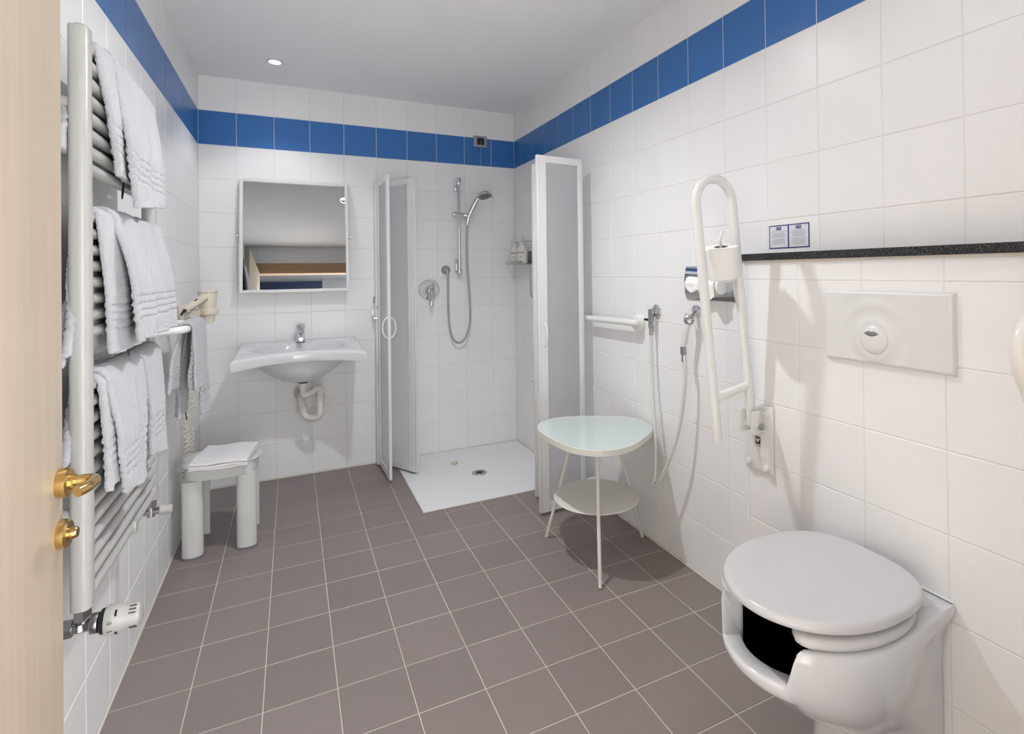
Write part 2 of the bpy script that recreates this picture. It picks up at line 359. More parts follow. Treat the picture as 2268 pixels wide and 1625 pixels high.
lo = bpy.data.objects.new('hall_fill_lamp', l); COL.objects.link(lo); lo.parent = hl; lo.location = (0, 0, -0.03)

# ------------------------------------------------------------------ towel radiator
RX, RY0, RY1 = 0.088, -2.222, -1.628
rad = thing('towel_radiator', 'tall white ladder towel radiator on the left wall', 'radiator', (0.0, (RY0 + RY1) / 2, 0.55))
def dprof(cx, cy, z0, z1, wy, dx):    # D-shaped collector
    pr = []
    for i in range(20):
        a = 2 * PI * i / 20; c, s_ = math.cos(a), math.sin(a); e = 2 / 3.0
        pr.append((cx + dx * math.copysign(abs(c) ** e, c), cy + wy * math.copysign(abs(s_) ** e, s_)))
    return [[(x, y, z0) for x, y in pr]] + [[(cx + (x - cx) * 1.0, y, z) for x, y in pr] for z in (z0 + 0.002, z1 - 0.002)] + [[(cx + (x - cx) * .93, cy + (y - cy) * .93, z1) for x, y in pr]]
for y in (RY0, RY1):
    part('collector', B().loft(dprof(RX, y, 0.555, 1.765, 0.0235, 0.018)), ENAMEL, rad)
zs = [1.734 - 0.0371 * i for i in range(8)] + [1.371 - 0.0354 * i for i in range(8)] + [1.009 - 0.0363 * i for i in range(13)]
for z in zs:
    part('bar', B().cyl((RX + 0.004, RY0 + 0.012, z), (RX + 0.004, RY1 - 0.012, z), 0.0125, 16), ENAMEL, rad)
part('vent_plug', B().lathe([(0.011, 0), (0.012, 0.002), (0.012, 0.005), (0.009, 0.007)], (RX, RY0, 1.7648), (0, 0, 1), 18), ENAMEL, rad)
for y, z in ((RY0 - 0.002, 1.605), (RY0 - 0.002, 0.75), (RY1, 1.605), (RY1, 0.75)):
    q = B().tube([(0.001, y, z), (RX - 0.012, y, z)], 0.0125, 14).lathe([(0.019, 0), (0.019, 0.010), (0.014, 0.016)], (0.0005, y, z), (1, 0, 0), 20).box((RX - 0.016, y - 0.011, z - 0.017), (RX + 0.010, y + 0.032 if y < -2 else y - 0.034, z + 0.0), 0.003)
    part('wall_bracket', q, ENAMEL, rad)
# thermostatic valve under the near collector
vz = 0.515
vb = B().cyl((RX, RY0, 0.530), (RX, RY0, 0.556), 0.0165, 6).cyl((RX, RY0, vz), (RX, RY0, 0.54), 0.0105, 16)
vb.cyl((0.030, RY0, vz), (RX + 0.026, RY0, vz), 0.0125, 18).cyl((0.052, RY0, vz), (0.072, RY0, vz), 0.018, 6).cyl((0.001, RY0, vz), (0.03, RY0, vz), 0.009, 14)
vb.cyl((RX + 0.014, RY0, vz), (RX + 0.027, RY0, vz), 0.020, 28, 0.0015).lathe([(0.017, 0), (0.014, 0.012)], (RX - 0.006, RY0, vz - 0.004), (0, 0, 1), 16)
va = part('valve_body', vb, CHROMED, rad, 'grey metal thermostatic valve body')
part('valve_collar', B().lathe([(0.012, 0), (0.019, 0.002), (0.0245, 0.006), (0.026, 0.013), (0.022, 0.015)], (RX + 0.026, RY0, vz), (1, 0, 0), 28), BLACKP, va, 'black collar with pointer')
hd = B().lathe([(0.020, 0), (0.0285, 0.0005), (0.0300, 0.004), (0.0295, 0.018), (0.0265, 0.029), (0.0245, 0.040), (0.0240, 0.052), (0.0215, 0.059), (0.013, 0.062)], (RX + 0.039, RY0, vz), (1, 0, 0), 32)
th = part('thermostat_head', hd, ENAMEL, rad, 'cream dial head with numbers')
for an in (0.35, 0.65, 0.95):
    part('dial_slot', B().box((RX + 0.039 + 0.042, -0.0009, 0.021), (RX + 0.039 + 0.054, 0.0009, 0.0252), mtx=Matrix.Translation((0, RY0, vz)) @ Matrix.Rotation(an, 4, 'X')), BLACKP, th)
    part('dial_slot', B().box((RX + 0.039 + 0.042, -0.0009, 0.021), (RX + 0.039 + 0.054, 0.0009, 0.0252), mtx=Matrix.Translation((0, RY0, vz)) @ Matrix.Rotation(an + 1.9, 4, 'X')), BLACKP, th)
for an in (0.75, 2.35):
    part('dial_slot', B().box((RX + 0.039 + 0.019, -0.006, 0.025), (RX + 0.039 + 0.0225, 0.006, 0.0296), mtx=Matrix.Translation((0, RY0, vz)) @ Matrix.Rotation(an, 4, 'X')), BLACKP, th)
def text(body, size, mtx, material, parent, name='lettering', ext=0.0002):
    c = bpy.data.curves.new('txt', 'FONT'); c.body = body; c.size = size; c.align_x = 'CENTER'; c.align_y = 'CENTER'; c.extrude = ext; c.resolution_u = 3
    o = bpy.data.objects.new('txt', c); COL.objects.link(o); dg = bpy.context.evaluated_depsgraph_get(); me = bpy.data.meshes.new_from_object(o.evaluated_get(dg))
    bpy.data.objects.remove(o); bpy.data.curves.remove(c)
    bm = bmesh.new(); bm.from_mesh(me); bpy.data.meshes.remove(me); bmesh.ops.transform(bm, matrix=mtx, verts=bm.verts)
    return part(name, bm, material, parent, smooth=False)
def frame_m(o, ex, ey):
    ex, ey = Vector(ex).normalized(), Vector(ey).normalized(); m_ = Matrix((ex, ey, ex.cross(ey))).transposed().to_4x4(); m_.translation = Vector(o); return m_
for ch, an in (('0', 1.35), ('5', 1.95)):
    nrm = Vector((0, -math.sin(an), math.cos(an)))
    text(ch, 0.012, frame_m(Vector((RX + 0.039 + 0.011, RY0, vz)) + nrm * 0.0298, nrm.cross(Vector((1, 0, 0))) * -1, (1, 0, 0)), INKD, th, 'numeral')
# lockshield valve under the far collector
vb = B().cyl((RX, RY1, 0.530), (RX, RY1, 0.556), 0.0165, 6).cyl((RX, RY1, 0.50), (RX, RY1, 0.54), 0.011, 16).cyl((0.001, RY1, vz), (RX + 0.022, RY1, vz), 0.0105, 16).cyl((0.03, RY1, vz), (0.05, RY1, vz), 0.015, 6)
va = part('lockshield_valve', vb, CHROMED, rad, 'grey metal return valve')
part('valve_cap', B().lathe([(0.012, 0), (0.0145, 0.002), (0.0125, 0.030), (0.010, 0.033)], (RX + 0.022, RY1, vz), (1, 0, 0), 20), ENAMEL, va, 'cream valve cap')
part('badge_clip', B().box((RX + 0.008, -1.893, zs[-1] - 0.016), (RX + 0.020, -1.868, zs[-1] + 0.018), 0.003), ENAMEL, rad)

# ------------------------------------------------------------------ terry towels
FUZZ = bpy.data.textures.new('terry_fuzz', 'CLOUDS'); FUZZ.noise_scale = 0.0055; FUZZ.noise_depth = 2
def drape(bm, bx, bz, rad_, ytop, ybot_f, ybot_b, zb, zf, xf_out=0.02, xb_out=-0.005, res=0.0036, fold=0.006, ff=22.0, ph=0.0, bands=(0.055, 0.073, 0.091, 0.109), slant=0.0, xb_lim=0.02, ystart=0.0):
    """one sheet over a bar along y: back hem at zb, over radius rad_, front hem at zf. y ranges given at the top and at each hem"""
    lb, lf = bz - zb, bz - zf; arc = PI * rad_; Lt = lb + arc + lf; ns = int(Lt / res); nt_ = max(8, int(abs(ytop[1] - ytop[0]) / res))
    grid = []
    for i in range(ns + 1):
        s_ = Lt * i / ns; row = []
        for j in range(nt_ + 1):
            t = j / nt_
            if s_ < lb:
                d = (lb - s_) / max(lb, 1e-6); y0 = ytop[0] + (ybot_b[0] - ytop[0]) * d; y1 = ytop[1] + (ybot_b[1] - ytop[1]) * d
                x = bx - rad_ + xb_out * d; z = bz - (lb - s_); n = Vector((-1, 0, 0)); hem = s_; dd = d
            elif s_ < lb + arc:
                a = (s_ - lb) / rad_; x = bx - rad_ * math.cos(a); z = bz + rad_ * math.sin(a); n = Vector((-math.cos(a), 0, math.sin(a))); y0, y1 = ytop; hem = 9; dd = 0
            else:
                q = s_ - lb - arc; d = q / max(lf, 1e-6); y0 = ytop[0] + (ybot_f[0] - ytop[0]) * d; y1 = ytop[1] + (ybot_f[1] - ytop[1]) * d
                x = bx + rad_ + xf_out * math.sin(min(1, d * 1.2) * PI / 2); z = bz - q; n = Vector((1, 0, 0)); hem = Lt - s_ + slant * (t - .5); dd = d
            y = y0 + (y1 - y0) * t
            off = fold * math.sin(y * ff * 2 + ph + z * 3) * (0.25 + dd) + 0.004 * mnoise.noise(Vector((y * 14, z * 9, ph))) 
            for bnd in bands:
                k = abs(hem - bnd)
                if k < 0.006: off -= 0.0036 * (1 - k / 0.006)
            if hem < 0.006: off += 0.002
            p = Vector((x, y, z)) + n * off
            if p.x < xb_lim: p.x = xb_lim
            z_s = slant * (t - .5) * (dd if s_ > lb else 0); p.z += z_s
            row.append(bm.verts.new(p))
        grid.append(row)
    for i in range(ns):
        for j in range(nt_): bm.faces.new((grid[i][j], grid[i][j + 1], grid[i + 1][j + 1], grid[i + 1][j]))
def towel(name, sheets, label, base, thick=0.013, group=None, material=None, fuzz=0.0065):
    bm = bmesh.new()
    for kw in sheets: drape(bm, **kw)
    bmesh.ops.recalc_face_normals(bm, faces=bm.faces)
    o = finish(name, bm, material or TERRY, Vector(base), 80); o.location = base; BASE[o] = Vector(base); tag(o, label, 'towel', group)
    sm = o.modifiers.new('thick', 'SOLIDIFY'); sm.thickness = thick; sm.offset = 0.0
    dp = o.modifiers.new('fuzz', 'DISPLACE'); dp.texture = FUZZ; dp.strength = fuzz; dp.mid_level = 0.5; dp.texture_coords = 'LOCAL'
    return o
TBX = RX + 0.004
GT = 'white terry towels on the radiator and rail'
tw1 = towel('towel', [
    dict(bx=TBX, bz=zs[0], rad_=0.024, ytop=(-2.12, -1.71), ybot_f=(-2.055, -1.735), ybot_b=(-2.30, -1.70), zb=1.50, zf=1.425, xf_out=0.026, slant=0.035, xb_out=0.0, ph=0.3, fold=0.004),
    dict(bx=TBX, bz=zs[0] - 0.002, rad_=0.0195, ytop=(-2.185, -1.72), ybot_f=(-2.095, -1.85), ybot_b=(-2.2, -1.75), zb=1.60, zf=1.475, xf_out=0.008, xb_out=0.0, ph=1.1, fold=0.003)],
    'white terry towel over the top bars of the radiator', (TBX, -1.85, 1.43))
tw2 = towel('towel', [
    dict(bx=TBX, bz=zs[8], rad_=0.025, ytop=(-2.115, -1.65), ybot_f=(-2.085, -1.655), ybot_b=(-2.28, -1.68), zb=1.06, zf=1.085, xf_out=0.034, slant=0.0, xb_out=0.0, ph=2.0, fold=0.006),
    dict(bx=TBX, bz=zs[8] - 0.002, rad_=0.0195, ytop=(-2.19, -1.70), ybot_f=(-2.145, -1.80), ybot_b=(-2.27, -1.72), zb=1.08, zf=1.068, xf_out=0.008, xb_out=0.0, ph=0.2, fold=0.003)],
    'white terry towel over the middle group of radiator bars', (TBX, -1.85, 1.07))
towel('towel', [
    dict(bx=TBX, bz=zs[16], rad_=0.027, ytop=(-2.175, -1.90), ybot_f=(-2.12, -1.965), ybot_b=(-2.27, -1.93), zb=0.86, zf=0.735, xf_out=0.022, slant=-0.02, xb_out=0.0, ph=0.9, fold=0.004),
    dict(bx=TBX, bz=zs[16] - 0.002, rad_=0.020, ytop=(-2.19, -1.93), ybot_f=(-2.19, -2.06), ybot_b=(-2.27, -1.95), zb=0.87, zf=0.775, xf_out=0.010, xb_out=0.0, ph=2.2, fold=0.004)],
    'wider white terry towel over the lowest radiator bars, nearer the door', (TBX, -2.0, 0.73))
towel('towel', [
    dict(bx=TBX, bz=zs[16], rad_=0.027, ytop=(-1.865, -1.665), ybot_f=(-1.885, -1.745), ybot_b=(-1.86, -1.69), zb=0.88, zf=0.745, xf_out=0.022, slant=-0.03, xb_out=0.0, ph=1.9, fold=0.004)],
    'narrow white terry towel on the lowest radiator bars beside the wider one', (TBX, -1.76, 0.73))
# ------------------------------------------------------------------ grab rail with towel (left wall)
lr = thing('grab_rail', 'short white U-shaped grab rail on the left wall with a hand towel over it', 'rail', (0.0, -1.03, 1.03))
LZ = 1.032
part('tube', B().tube(fillet([(0.01, -1.185, LZ - 0.006), (0.108, -1.170, LZ), (0.108, -0.885, LZ), (0.01, -0.88, LZ + 0.006)], 0.04, 8), 0.0150, 16), RAILW, lr)
for y, dz in ((-1.185, -0.006), (-0.88, 0.006)):
    part('flange', B().lathe([(0.034, 0), (0.035, 0.002), (0.035, 0.016), (0.031, 0.026), (0.022, 0.031)], (0.0005, y, LZ + dz), (1, 0, 0), 28), RAILW, lr)
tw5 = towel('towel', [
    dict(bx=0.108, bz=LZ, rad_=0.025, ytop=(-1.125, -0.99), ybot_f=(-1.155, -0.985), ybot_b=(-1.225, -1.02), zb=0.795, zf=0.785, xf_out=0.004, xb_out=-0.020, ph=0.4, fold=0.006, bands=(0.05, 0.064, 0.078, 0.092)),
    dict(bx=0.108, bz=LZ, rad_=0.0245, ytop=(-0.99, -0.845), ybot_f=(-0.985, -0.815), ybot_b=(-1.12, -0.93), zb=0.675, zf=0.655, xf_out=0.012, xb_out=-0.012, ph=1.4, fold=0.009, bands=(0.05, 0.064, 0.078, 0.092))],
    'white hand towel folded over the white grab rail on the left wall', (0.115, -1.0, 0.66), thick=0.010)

for t_, p0, p1 in ((tw1, (0.110, -2.000, 1.478), (0.116, -2.040, 1.430)), (tw2, (0.110, -1.975, 1.078), (0.114, -1.980, 1.043)), (tw5, (0.075, -0.955, 0.680), (0.080, -0.946, 0.630))):
    p0, p1 = Vector(p0), Vector(p1)
    part('hanging_loop', B().tube(spline([p0, p0.lerp(p1, .6) + Vector((0, .004, 0)), p1, p0.lerp(p1, .6) - Vector((0, .004, 0)), p0], 5), 0.0016, 6), BLACKP, t_, 'dark hanging loop')

# ------------------------------------------------------------------ hair dryer and holder
dh = thing('hair_dryer_holder', 'cream wall holder with nozzle funnel under the hair dryer', 'holder', (0.0, -0.52, 1.03))
part('wall_plate', B().box((0.0005, -0.64, 1.015), (0.022, -0.42, 1.10), 0.006), PLASTC, dh)
part('cradle', B().loft([[(x, y, 1.045) for x, y in ((0.02, -0.62), (0.06, -0.58), (0.075, -0.52), (0.02, -0.44))], [(x, y, 1.075) for x, y in ((0.02, -0.62), (0.06, -0.58), (0.075, -0.52), (0.02, -0.44))]]), PLASTC, dh)
part('ring', B().lathe([(0.046, 0), (0.049, 0.003), (0.049, 0.026), (0.046, 0.030), (0.040, 0.030)], (0.098, -0.46, 1.045), (0, 0, 1), 32), PLASTC, dh)
part('nozzle', B().lathe([(0.026, -0.042), (0.029, -0.040), (0.033, -0.018), (0.036, 0.003)], (0.098, -0.46, 1.045), (0, 0, 1), 28), PLASTC, dh)
hdz = thing('hair_dryer', 'cream hair dryer resting in its wall holder in the left corner', 'hair dryer', (0.098, -0.46, 1.075))
part('motor_housing', B().lathe([(0.037, -0.004), (0.040, 0.03), (0.0425, 0.070), (0.0425, 0.082), (0.039, 0.088), (0.03, 0.090)], (0.098, -0.46, 1.079), (0, 0, 1), 36), PLASTC, hdz)
vt = B()
for i in range(22):
    a = 2 * PI * i / 22; vt.box((0.0422, -0.0018, 0.0735), (0.0431, 0.0018, 0.081), mtx=Matrix.Translation((0.098, -0.46, 1.079)) @ Matrix.Rotation(a, 4, 'Z'))
part('air_vents', vt, GREYP, hdz)
ha, hb = Vector((0.092, -0.478, 1.135)), Vector((0.028, -0.635, 1.078))
d = (hb - ha).normalized(); sd = d.cross(Z).normalized(); up = sd.cross(d)
rows = []
for t, ww, hh in ((0.0, 0.020, 0.016), (0.3, 0.020, 0.0155), (0.9, 0.0175, 0.014), (1.0, 0.013, 0.011)):
    c = ha.lerp(hb, t); rows.append([c + sd * (ww * math.copysign(abs(math.cos(a)) ** .5, math.cos(a))) + up * (hh * math.copysign(abs(math.sin(a)) ** .5, math.sin(a))) for a in [2 * PI * i / 20 for i in range(20)]])
hn = part('handle', B().loft(rows), PLASTC, hdz)
cm = ha.lerp(hb, 0.45) + up * 0.0145
part('switch', B().box((-0.012, -0.005, -0.002), (0.012, 0.005, 0.004), 0.0015, mtx=frame_m(cm, d, sd)), BLACKP, hn, 'black slide switch')
part('seam_strip', B().tube([ha.lerp(hb, t) - up * 0.006 + (-sd if (-sd).x > 0 else sd) * 0.0195 for t in (0.05, 0.4, 0.7, 0.95)] , 0.0022, 8), GREYP, hdz, 'dark grey seam strip')
part('strain_relief', B().tube([hb + d * (0.004 * i) - Z * (0.0006 * i * i * .3) for i in range(8)], lambda t: 0.0062 + 0.0012 * math.cos(t * 40), 10), BLACKP, hdz)
def coil(p0, p1, rad_, turns, wire):
    p0, p1 = Vector(p0), Vector(p1); a = (p1 - p0).normalized(); e1 = a.orthogonal().normalized(); e2 = a.cross(e1); n_ = turns * 10; out = []
    for i in range(n_ + 1):
        t = i / n_; an = 2 * PI * turns * t; out.append(p0.lerp(p1, t) + (e1 * math.cos(an) + e2 * math.sin(an)) * rad_)
    return out
c1 = coil((0.026, -0.625, 1.03), (0.026, -0.622, 0.22), 0.0135, 34, 0)
c2 = coil((0.034, -0.535, 0.28), (0.034, -0.535, 1.015), 0.0135, 31, 0)
part('coiled_cord', B().tube(c1 + spline([c1[-1], (0.03, -0.60, 0.195), (0.034, -0.56, 0.215), c2[0]], 5)[1:-1] + c2, 0.0028, 6), PLASTC, hdz, 'cream coiled cord hanging in two strands')

# ------------------------------------------------------------------ shower stool with folded towel
SX, SY = 0.187, -0.735
st = thing('shower_stool', 'pale grey plastic stool with round seat and four broad legs', 'stool', (SX, SY, 0))
seat = [(0.0, 0.385), (0.155, 0.385), (0.164, 0.388), (0.167, 0.393), (0.164, 0.398), (0.150, 0.400), (0.0, 0.3985)]
part('seat', B().lathe([(r_, z) for r_, z in seat], (SX, SY, 0), (0, 0, 1), 56, cap=False), PLASTG, st)
ap = []
for z, k in ((0.335, 1.0), (0.385, 1.0)):
    ap.append((z, k))
def ssq(a, hw, hd_, e=3.2):
    c, s_ = math.cos(a), math.sin(a); return (hw * math.copysign(abs(c) ** (2 / e), c), hd_ * math.copysign(abs(s_) ** (2 / e), s_))
ro = [[(SX + ssq(2 * PI * i / 48, 0.145, 0.135)[0], SY + ssq(2 * PI * i / 48, 0.145, 0.135)[1], z) for i in range(48)] for z in (0.338, 0.386)]
part('apron', B().loft(ro), PLASTG, st)
for sx in (-1, 1):
    for sy in (-1, 1):
        # quarter-round outer face, flat inner faces
        q = [(0.040, 0.0), (0.040, -0.018)] + [(0.040 * math.cos(a) - 0.0, -0.018 - 0.024 * math.sin(a)) for a in [PI / 2 * i / 6 for i in range(1, 12)]][:11] + [(-0.040, -0.018), (-0.040, 0.0)]
        q2 = [(SX + sx * 0.104 + a, SY + sy * 0.093 + (b_ if sy < 0 else -b_)) for a, b_ in q]
        if sy > 0: q2.reverse()
        lg = part('leg', B().loft([[(x, y, z) for x, y in q2] for z in (0.010, 0.338)]), PLASTG, st)
        part('foot_pad', B().loft([[(x, y, z) for x, y in q2] for z in (0.0, 0.0102)]), GREYP, lg, 'grey rubber foot pad')
# folded towel: layered slab with rounded fold
def folded(bm, quad, z0, nl, th, droop):
    NL, NR, FR, FL = [Vector((*q, 0)) for q in quad]; n_ = 46
    def P(a, c): return NL.lerp(NR, a).lerp(FL.lerp(FR, a), c)
    for k in range(nl):
        ins = 0.02 * (k % 2) * 0.5
        rows_t, rows_b = [], []
        for i in range(n_ + 1):
            ra, rb = [], []
            for j in range(n_ + 1):
                a, c = ins * .5 + (1 - ins) * i / n_, ins + (1 - ins) * j / n_
                p = P(a, c); e = min(a, 1 - a, c * 1.2 + 0.0, 1 - c) ; rnd = min(1.0, e / 0.035); rnd = math.sqrt(max(0, 1 - (1 - rnd) ** 2))
                wob = 0.003 * mnoise.noise(Vector((a * 4, c * 4, k))) + 0.0022 * math.sin(a * 9 + k)
                zc = z0 + th * (k + .5) + wob - droop(a, c) ; ra.append(bm.verts.new((p.x, p.y, zc + th * .5 * (0.15 + .85 * rnd)))); rb.append(bm.verts.new((p.x, p.y, zc - th * .48 * (0.15 + .85 * rnd))))
            rows_t.append(ra); rows_b.append(rb)
        for i in range(n_):
            for j in range(n_):
                bm.faces.new((rows_t[i][j], rows_t[i + 1][j], rows_t[i + 1][j + 1], rows_t[i][j + 1])); bm.faces.new((rows_b[i][j], rows_b[i][j + 1], rows_b[i + 1][j + 1], rows_b[i + 1][j]))
        for i in range(n_):
            bm.faces.new((rows_t[i + 1][0], rows_t[i][0], rows_b[i][0], rows_b[i + 1][0])); bm.faces.new((rows_t[i][n_], rows_t[i + 1][n_], rows_b[i + 1][n_], rows_b[i][n_]))
            bm.faces.new((rows_t[0][i], rows_t[0][i + 1], rows_b[0][i + 1], rows_b[0][i])); bm.faces.new((rows_t[n_][i + 1], rows_t[n_][i], rows_b[n_][i], rows_b[n_][i + 1]))
bm = bmesh.new()
folded(bm, [(0.075, -0.905), (0.300, -0.930), (0.332, -0.690), (0.120, -0.665)], 0.402, 3, 0.0115, lambda a, c: 0.010 * max(0, 0.25 - c) / 0.25)
bmesh.ops.recalc_face_normals(bm, faces=bm.faces)
ft = finish('folded_towel', bm, TERRYS, Vector((0.2, -0.79, 0.4)), 70); ft.location = (0.2, -0.79, 0.4); tag(ft, 'folded white towel lying on the pale stool seat', 'towel')
dp = ft.modifiers.new('fuzz', 'DISPLACE'); dp.texture = FUZZ; dp.strength = 0.0012; dp.mid_level = 0.5; dp.texture_coords = 'LOCAL'

# ------------------------------------------------------------------ tilting mirror
mt = thing('wall_mirror', 'square tilted mirror in a white frame above the washbasin', 'mirror', (0.51, 0, 1.475))
ta = math.radians(7.0)
mm = Matrix.Translation((0.51, -0.062, 1.476)) @ Matrix.Rotation(-ta, 4, 'X')
hw, hh, fw = 0.301, 0.343, 0.019
for lo, hi in (((-hw, -0.012, -hh), (-hw + fw, 0.012, hh)), ((hw - fw, -0.012, -hh), (hw, 0.012, hh)), ((-hw + fw, -0.012, hh - fw), (hw - fw, 0.012, hh)), ((-hw + fw, -0.012, -hh), (hw - fw, 0.012, -hh + fw))):
    part('frame_rail', B().box(lo, hi, 0.0025, 2, mtx=mm), ALU, mt)
part('mirror_glass', B().box((-hw + fw, -0.006, -hh + fw), (hw - fw, 0.008, hh - fw), mtx=mm), MIRR, mt, smooth=False)
for s_ in (-1, 1):
    part('pivot', B().cyl((0.51 + s_ * 0.296, -0.0605, 1.476), (0.51 + s_ * 0.314, -0.0605, 1.476), 0.006, 14).box((0.51 + s_ * 0.311 - 0.004, -0.066, 1.468), (0.51 + s_ * 0.311 + 0.004, 0.0, 1.484), 0.001), STEEL, mt)

# ------------------------------------------------------------------ washbasin
wbz = thing('washbasin', 'white ceramic washbasin with a concave front edge below the mirror', 'washbasin', (0.532, 0, 0.62))
BXc = 0.532
def fronty(t):            # front edge of the rim, t in -1..1
    return -0.55 + 0.135 * (1 - t * t) ** 1.0
def topz(y): return 0.842 - 0.032 * (-y / 0.55)
nx_, ny_ = 64, 44
def bowl_depth(x, y):
    a = (x - BXc) / 0.245; b_ = (y + 0.240) / 0.130; d2 = abs(a) ** 2.4 + abs(b_) ** 2.4
    main = 0.135 * max(0, 1 - d2) ** 0.55 if d2 < 1 else 0
    a2 = (x - BXc) / 0.300; b2 = (y + 0.240) / 0.165; d3 = abs(a2) ** 5 + abs(b2) ** 5
    sh = 0.010 * max(0, 1 - d3) ** 0.5 if d3 < 1 else 0
    return max(main, sh)
bm = bmesh.new(); top = []; 
for i in range(nx_ + 1):
    t = -1 + 2 * i / nx_; row = []
    for j in range(ny_ + 1):
        yy = fronty(t) * j / ny_; x = BXc + t * (0.327 - 0.006 * (1 - j / ny_))
        e = (1 - abs(t)) * 0.327; ef = (1 - j / ny_) * 0.45; k = min(e, ef); rnd = 0.010 * (1 - math.sqrt(max(0, 1 - (1 - min(1, k / 0.010)) ** 2)))
        row.append(bm.verts.new((x, yy, topz(yy) - bowl_depth(x, yy) - rnd)))
    top.append(row)
for i in range(nx_):
    for j in range(ny_): bm.faces.new((top[i][j], top[i][j + 1], top[i + 1][j + 1], top[i + 1][j]))
# skirt: down 50 mm then inwards
ring = [top[0][j] for j in range(ny_ + 1)] + [top[i][ny_] for i in range(1, nx_ + 1)] + [top[nx_][j] for j in range(ny_ - 1, -1, -1)]
def ringrow(dz, inset):
    out = []
    for v in ring:
        c = Vector((BXc, -0.25, 0)); dv = Vector((v.co.x, v.co.y, 0)) - c; k = 1 - inset / max(dv.length, 0.01)
        out.append(bm.verts.new((c.x + dv.x * k, min(0, c.y + dv.y * k) if v.co.y < -0.001 else 0.0, v.co.z + dz)))
    return out
prev = ring
for dz, ins in ((-0.005, -0.003), (-0.040, 0.0), (-0.046, 0.003), (-0.048, 0.012), (-0.036, 0.026)):
    rr = ringrow(dz, ins)
    for i in range(len(ring) - 1): bm.faces.new((prev[i], rr[i], rr[i + 1], prev[i + 1]))
    prev = rr
# underside bowl
rows = []
for k, (hx, hy0, hy1, z) in enumerate(((0.300, -0.392, -0.01, 0.800), (0.282, -0.388, -0.02, 0.765), (0.246, -0.380, -0.04, 0.730), (0.198, -0.370, -0.06, 0.695), (0.150, -0.352, -0.09, 0.665), (0.105, -0.33, -0.12, 0.640), (0.060, -0.29, -0.16, 0.625), (0.030, -0.265, -0.19, 0.622))):
    cy_ = (hy0 + hy1) / 2; hy = (hy1 - hy0) / 2
    rows.append([bm.verts.new((BXc + hx * math.copysign(abs(math.cos(a)) ** .9, math.cos(a)), cy_ + hy * math.copysign(abs(math.sin(a)) ** .9, math.sin(a)), z)) for a in [2 * PI * i / 40 for i in range(40)]])
for k in range(len(rows) - 1):
    for i in range(40): bm.faces.new((rows[k][i], rows[k][(i + 1) % 40], rows[k + 1][(i + 1) % 40], rows[k + 1][i]))
bm.faces.new(rows[-1])
bmesh.ops.recalc_face_normals(bm, faces=bm.faces)
part('basin', bm, CERAM, wbz, ang=50)
part('waste_ring', B().lathe([(0.022, -0.001), (0.022, 0.003), (0.012, 0.004)], (BXc, -0.240, topz(-0.240) - 0.135), (0, 0, 1), 24), CHROME, wbz, 'chrome waste ring')
part('support_plate', B().box((0.285, -0.008, 0.700), (0.78, 0.0, 0.79)).box((0.285, -0.17, 0.765), (0.292, -0.008, 0.79)).box((0.772, -0.15, 0.765), (0.779, -0.008, 0.79)), ENAMEL, wbz)
part('cover_plate', B().loft([[(x, y, z) for x, y, z in ((0.235, -0.16, 0.79), (0.290, -0.16, 0.79), (0.290, -0.001, 0.79), (0.235, -0.001, 0.79))], [(x, y, z) for x, y, z in ((0.235, -0.05, 0.690), (0.290, -0.05, 0.690), (0.290, -0.001, 0.690), (0.235, -0.001, 0.690))]]), ENAMEL, wbz)
part('cover_plate', B().loft([[(x, y, z) for x, y, z in ((0.776, -0.16, 0.79), (0.81, -0.16, 0.79), (0.81, -0.001, 0.79), (0.776, -0.001, 0.79))], [(x, y, z) for x, y, z in ((0.776, -0.03, 0.715), (0.785, -0.03, 0.715), (0.785, -0.001, 0.715), (0.776, -0.001, 0.715))]]), ENAMEL, wbz)
part('bolt', B().cyl((0.345, -0.016, 0.727), (0.345, -0.006, 0.727), 0.010, 6), GREYP, wbz, 'dark mounting bolt')
# faucet
fy_ = -0.075; fz = topz(fy_)
fc = thing('faucet', 'chrome single push tap at the back of the washbasin', 'faucet', (0.531, fy_, fz))
part('body', B().lathe([(0.026, -0.001), (0.025, 0.004), (0.022, 0.02), (0.022, 0.062), (0.020, 0.066)], (0.531, fy_, fz), (0, 0, 1), 28), CHROME, fc)
part('spout', B().loft([[(0.531 + a * w_, y, z + b_ * h_) for a, b_ in ((-1, -.6), (-.6, -1), (.6, -1), (1, -.6), (1, .6), (.6, 1), (-.6, 1), (-1, .6))] for y, z, w_, h_ in ((fy_ - 0.005, fz + 0.038, 0.017, 0.017), (fy_ - 0.05, fz + 0.033, 0.015, 0.014), (fy_ - 0.085, fz + 0.026, 0.0135, 0.012), (fy_ - 0.098, fz + 0.022, 0.011, 0.009))]), CHROME, fc)
part('aerator', B().cyl((0.531, fy_ - 0.082, fz + 0.006), (0.531, fy_ - 0.082, fz + 0.018), 0.0105, 18), CHROME, fc)
part('push_knob', B().lathe([(0.015, 0.066), (0.0165, 0.070), (0.0255, 0.073), (0.027, 0.078), (0.0265, 0.098), (0.024, 0.104), (0.015, 0.107)], (0.531, fy_, fz), (0, 0, 1), 8), CHROME, fc, ang=20)
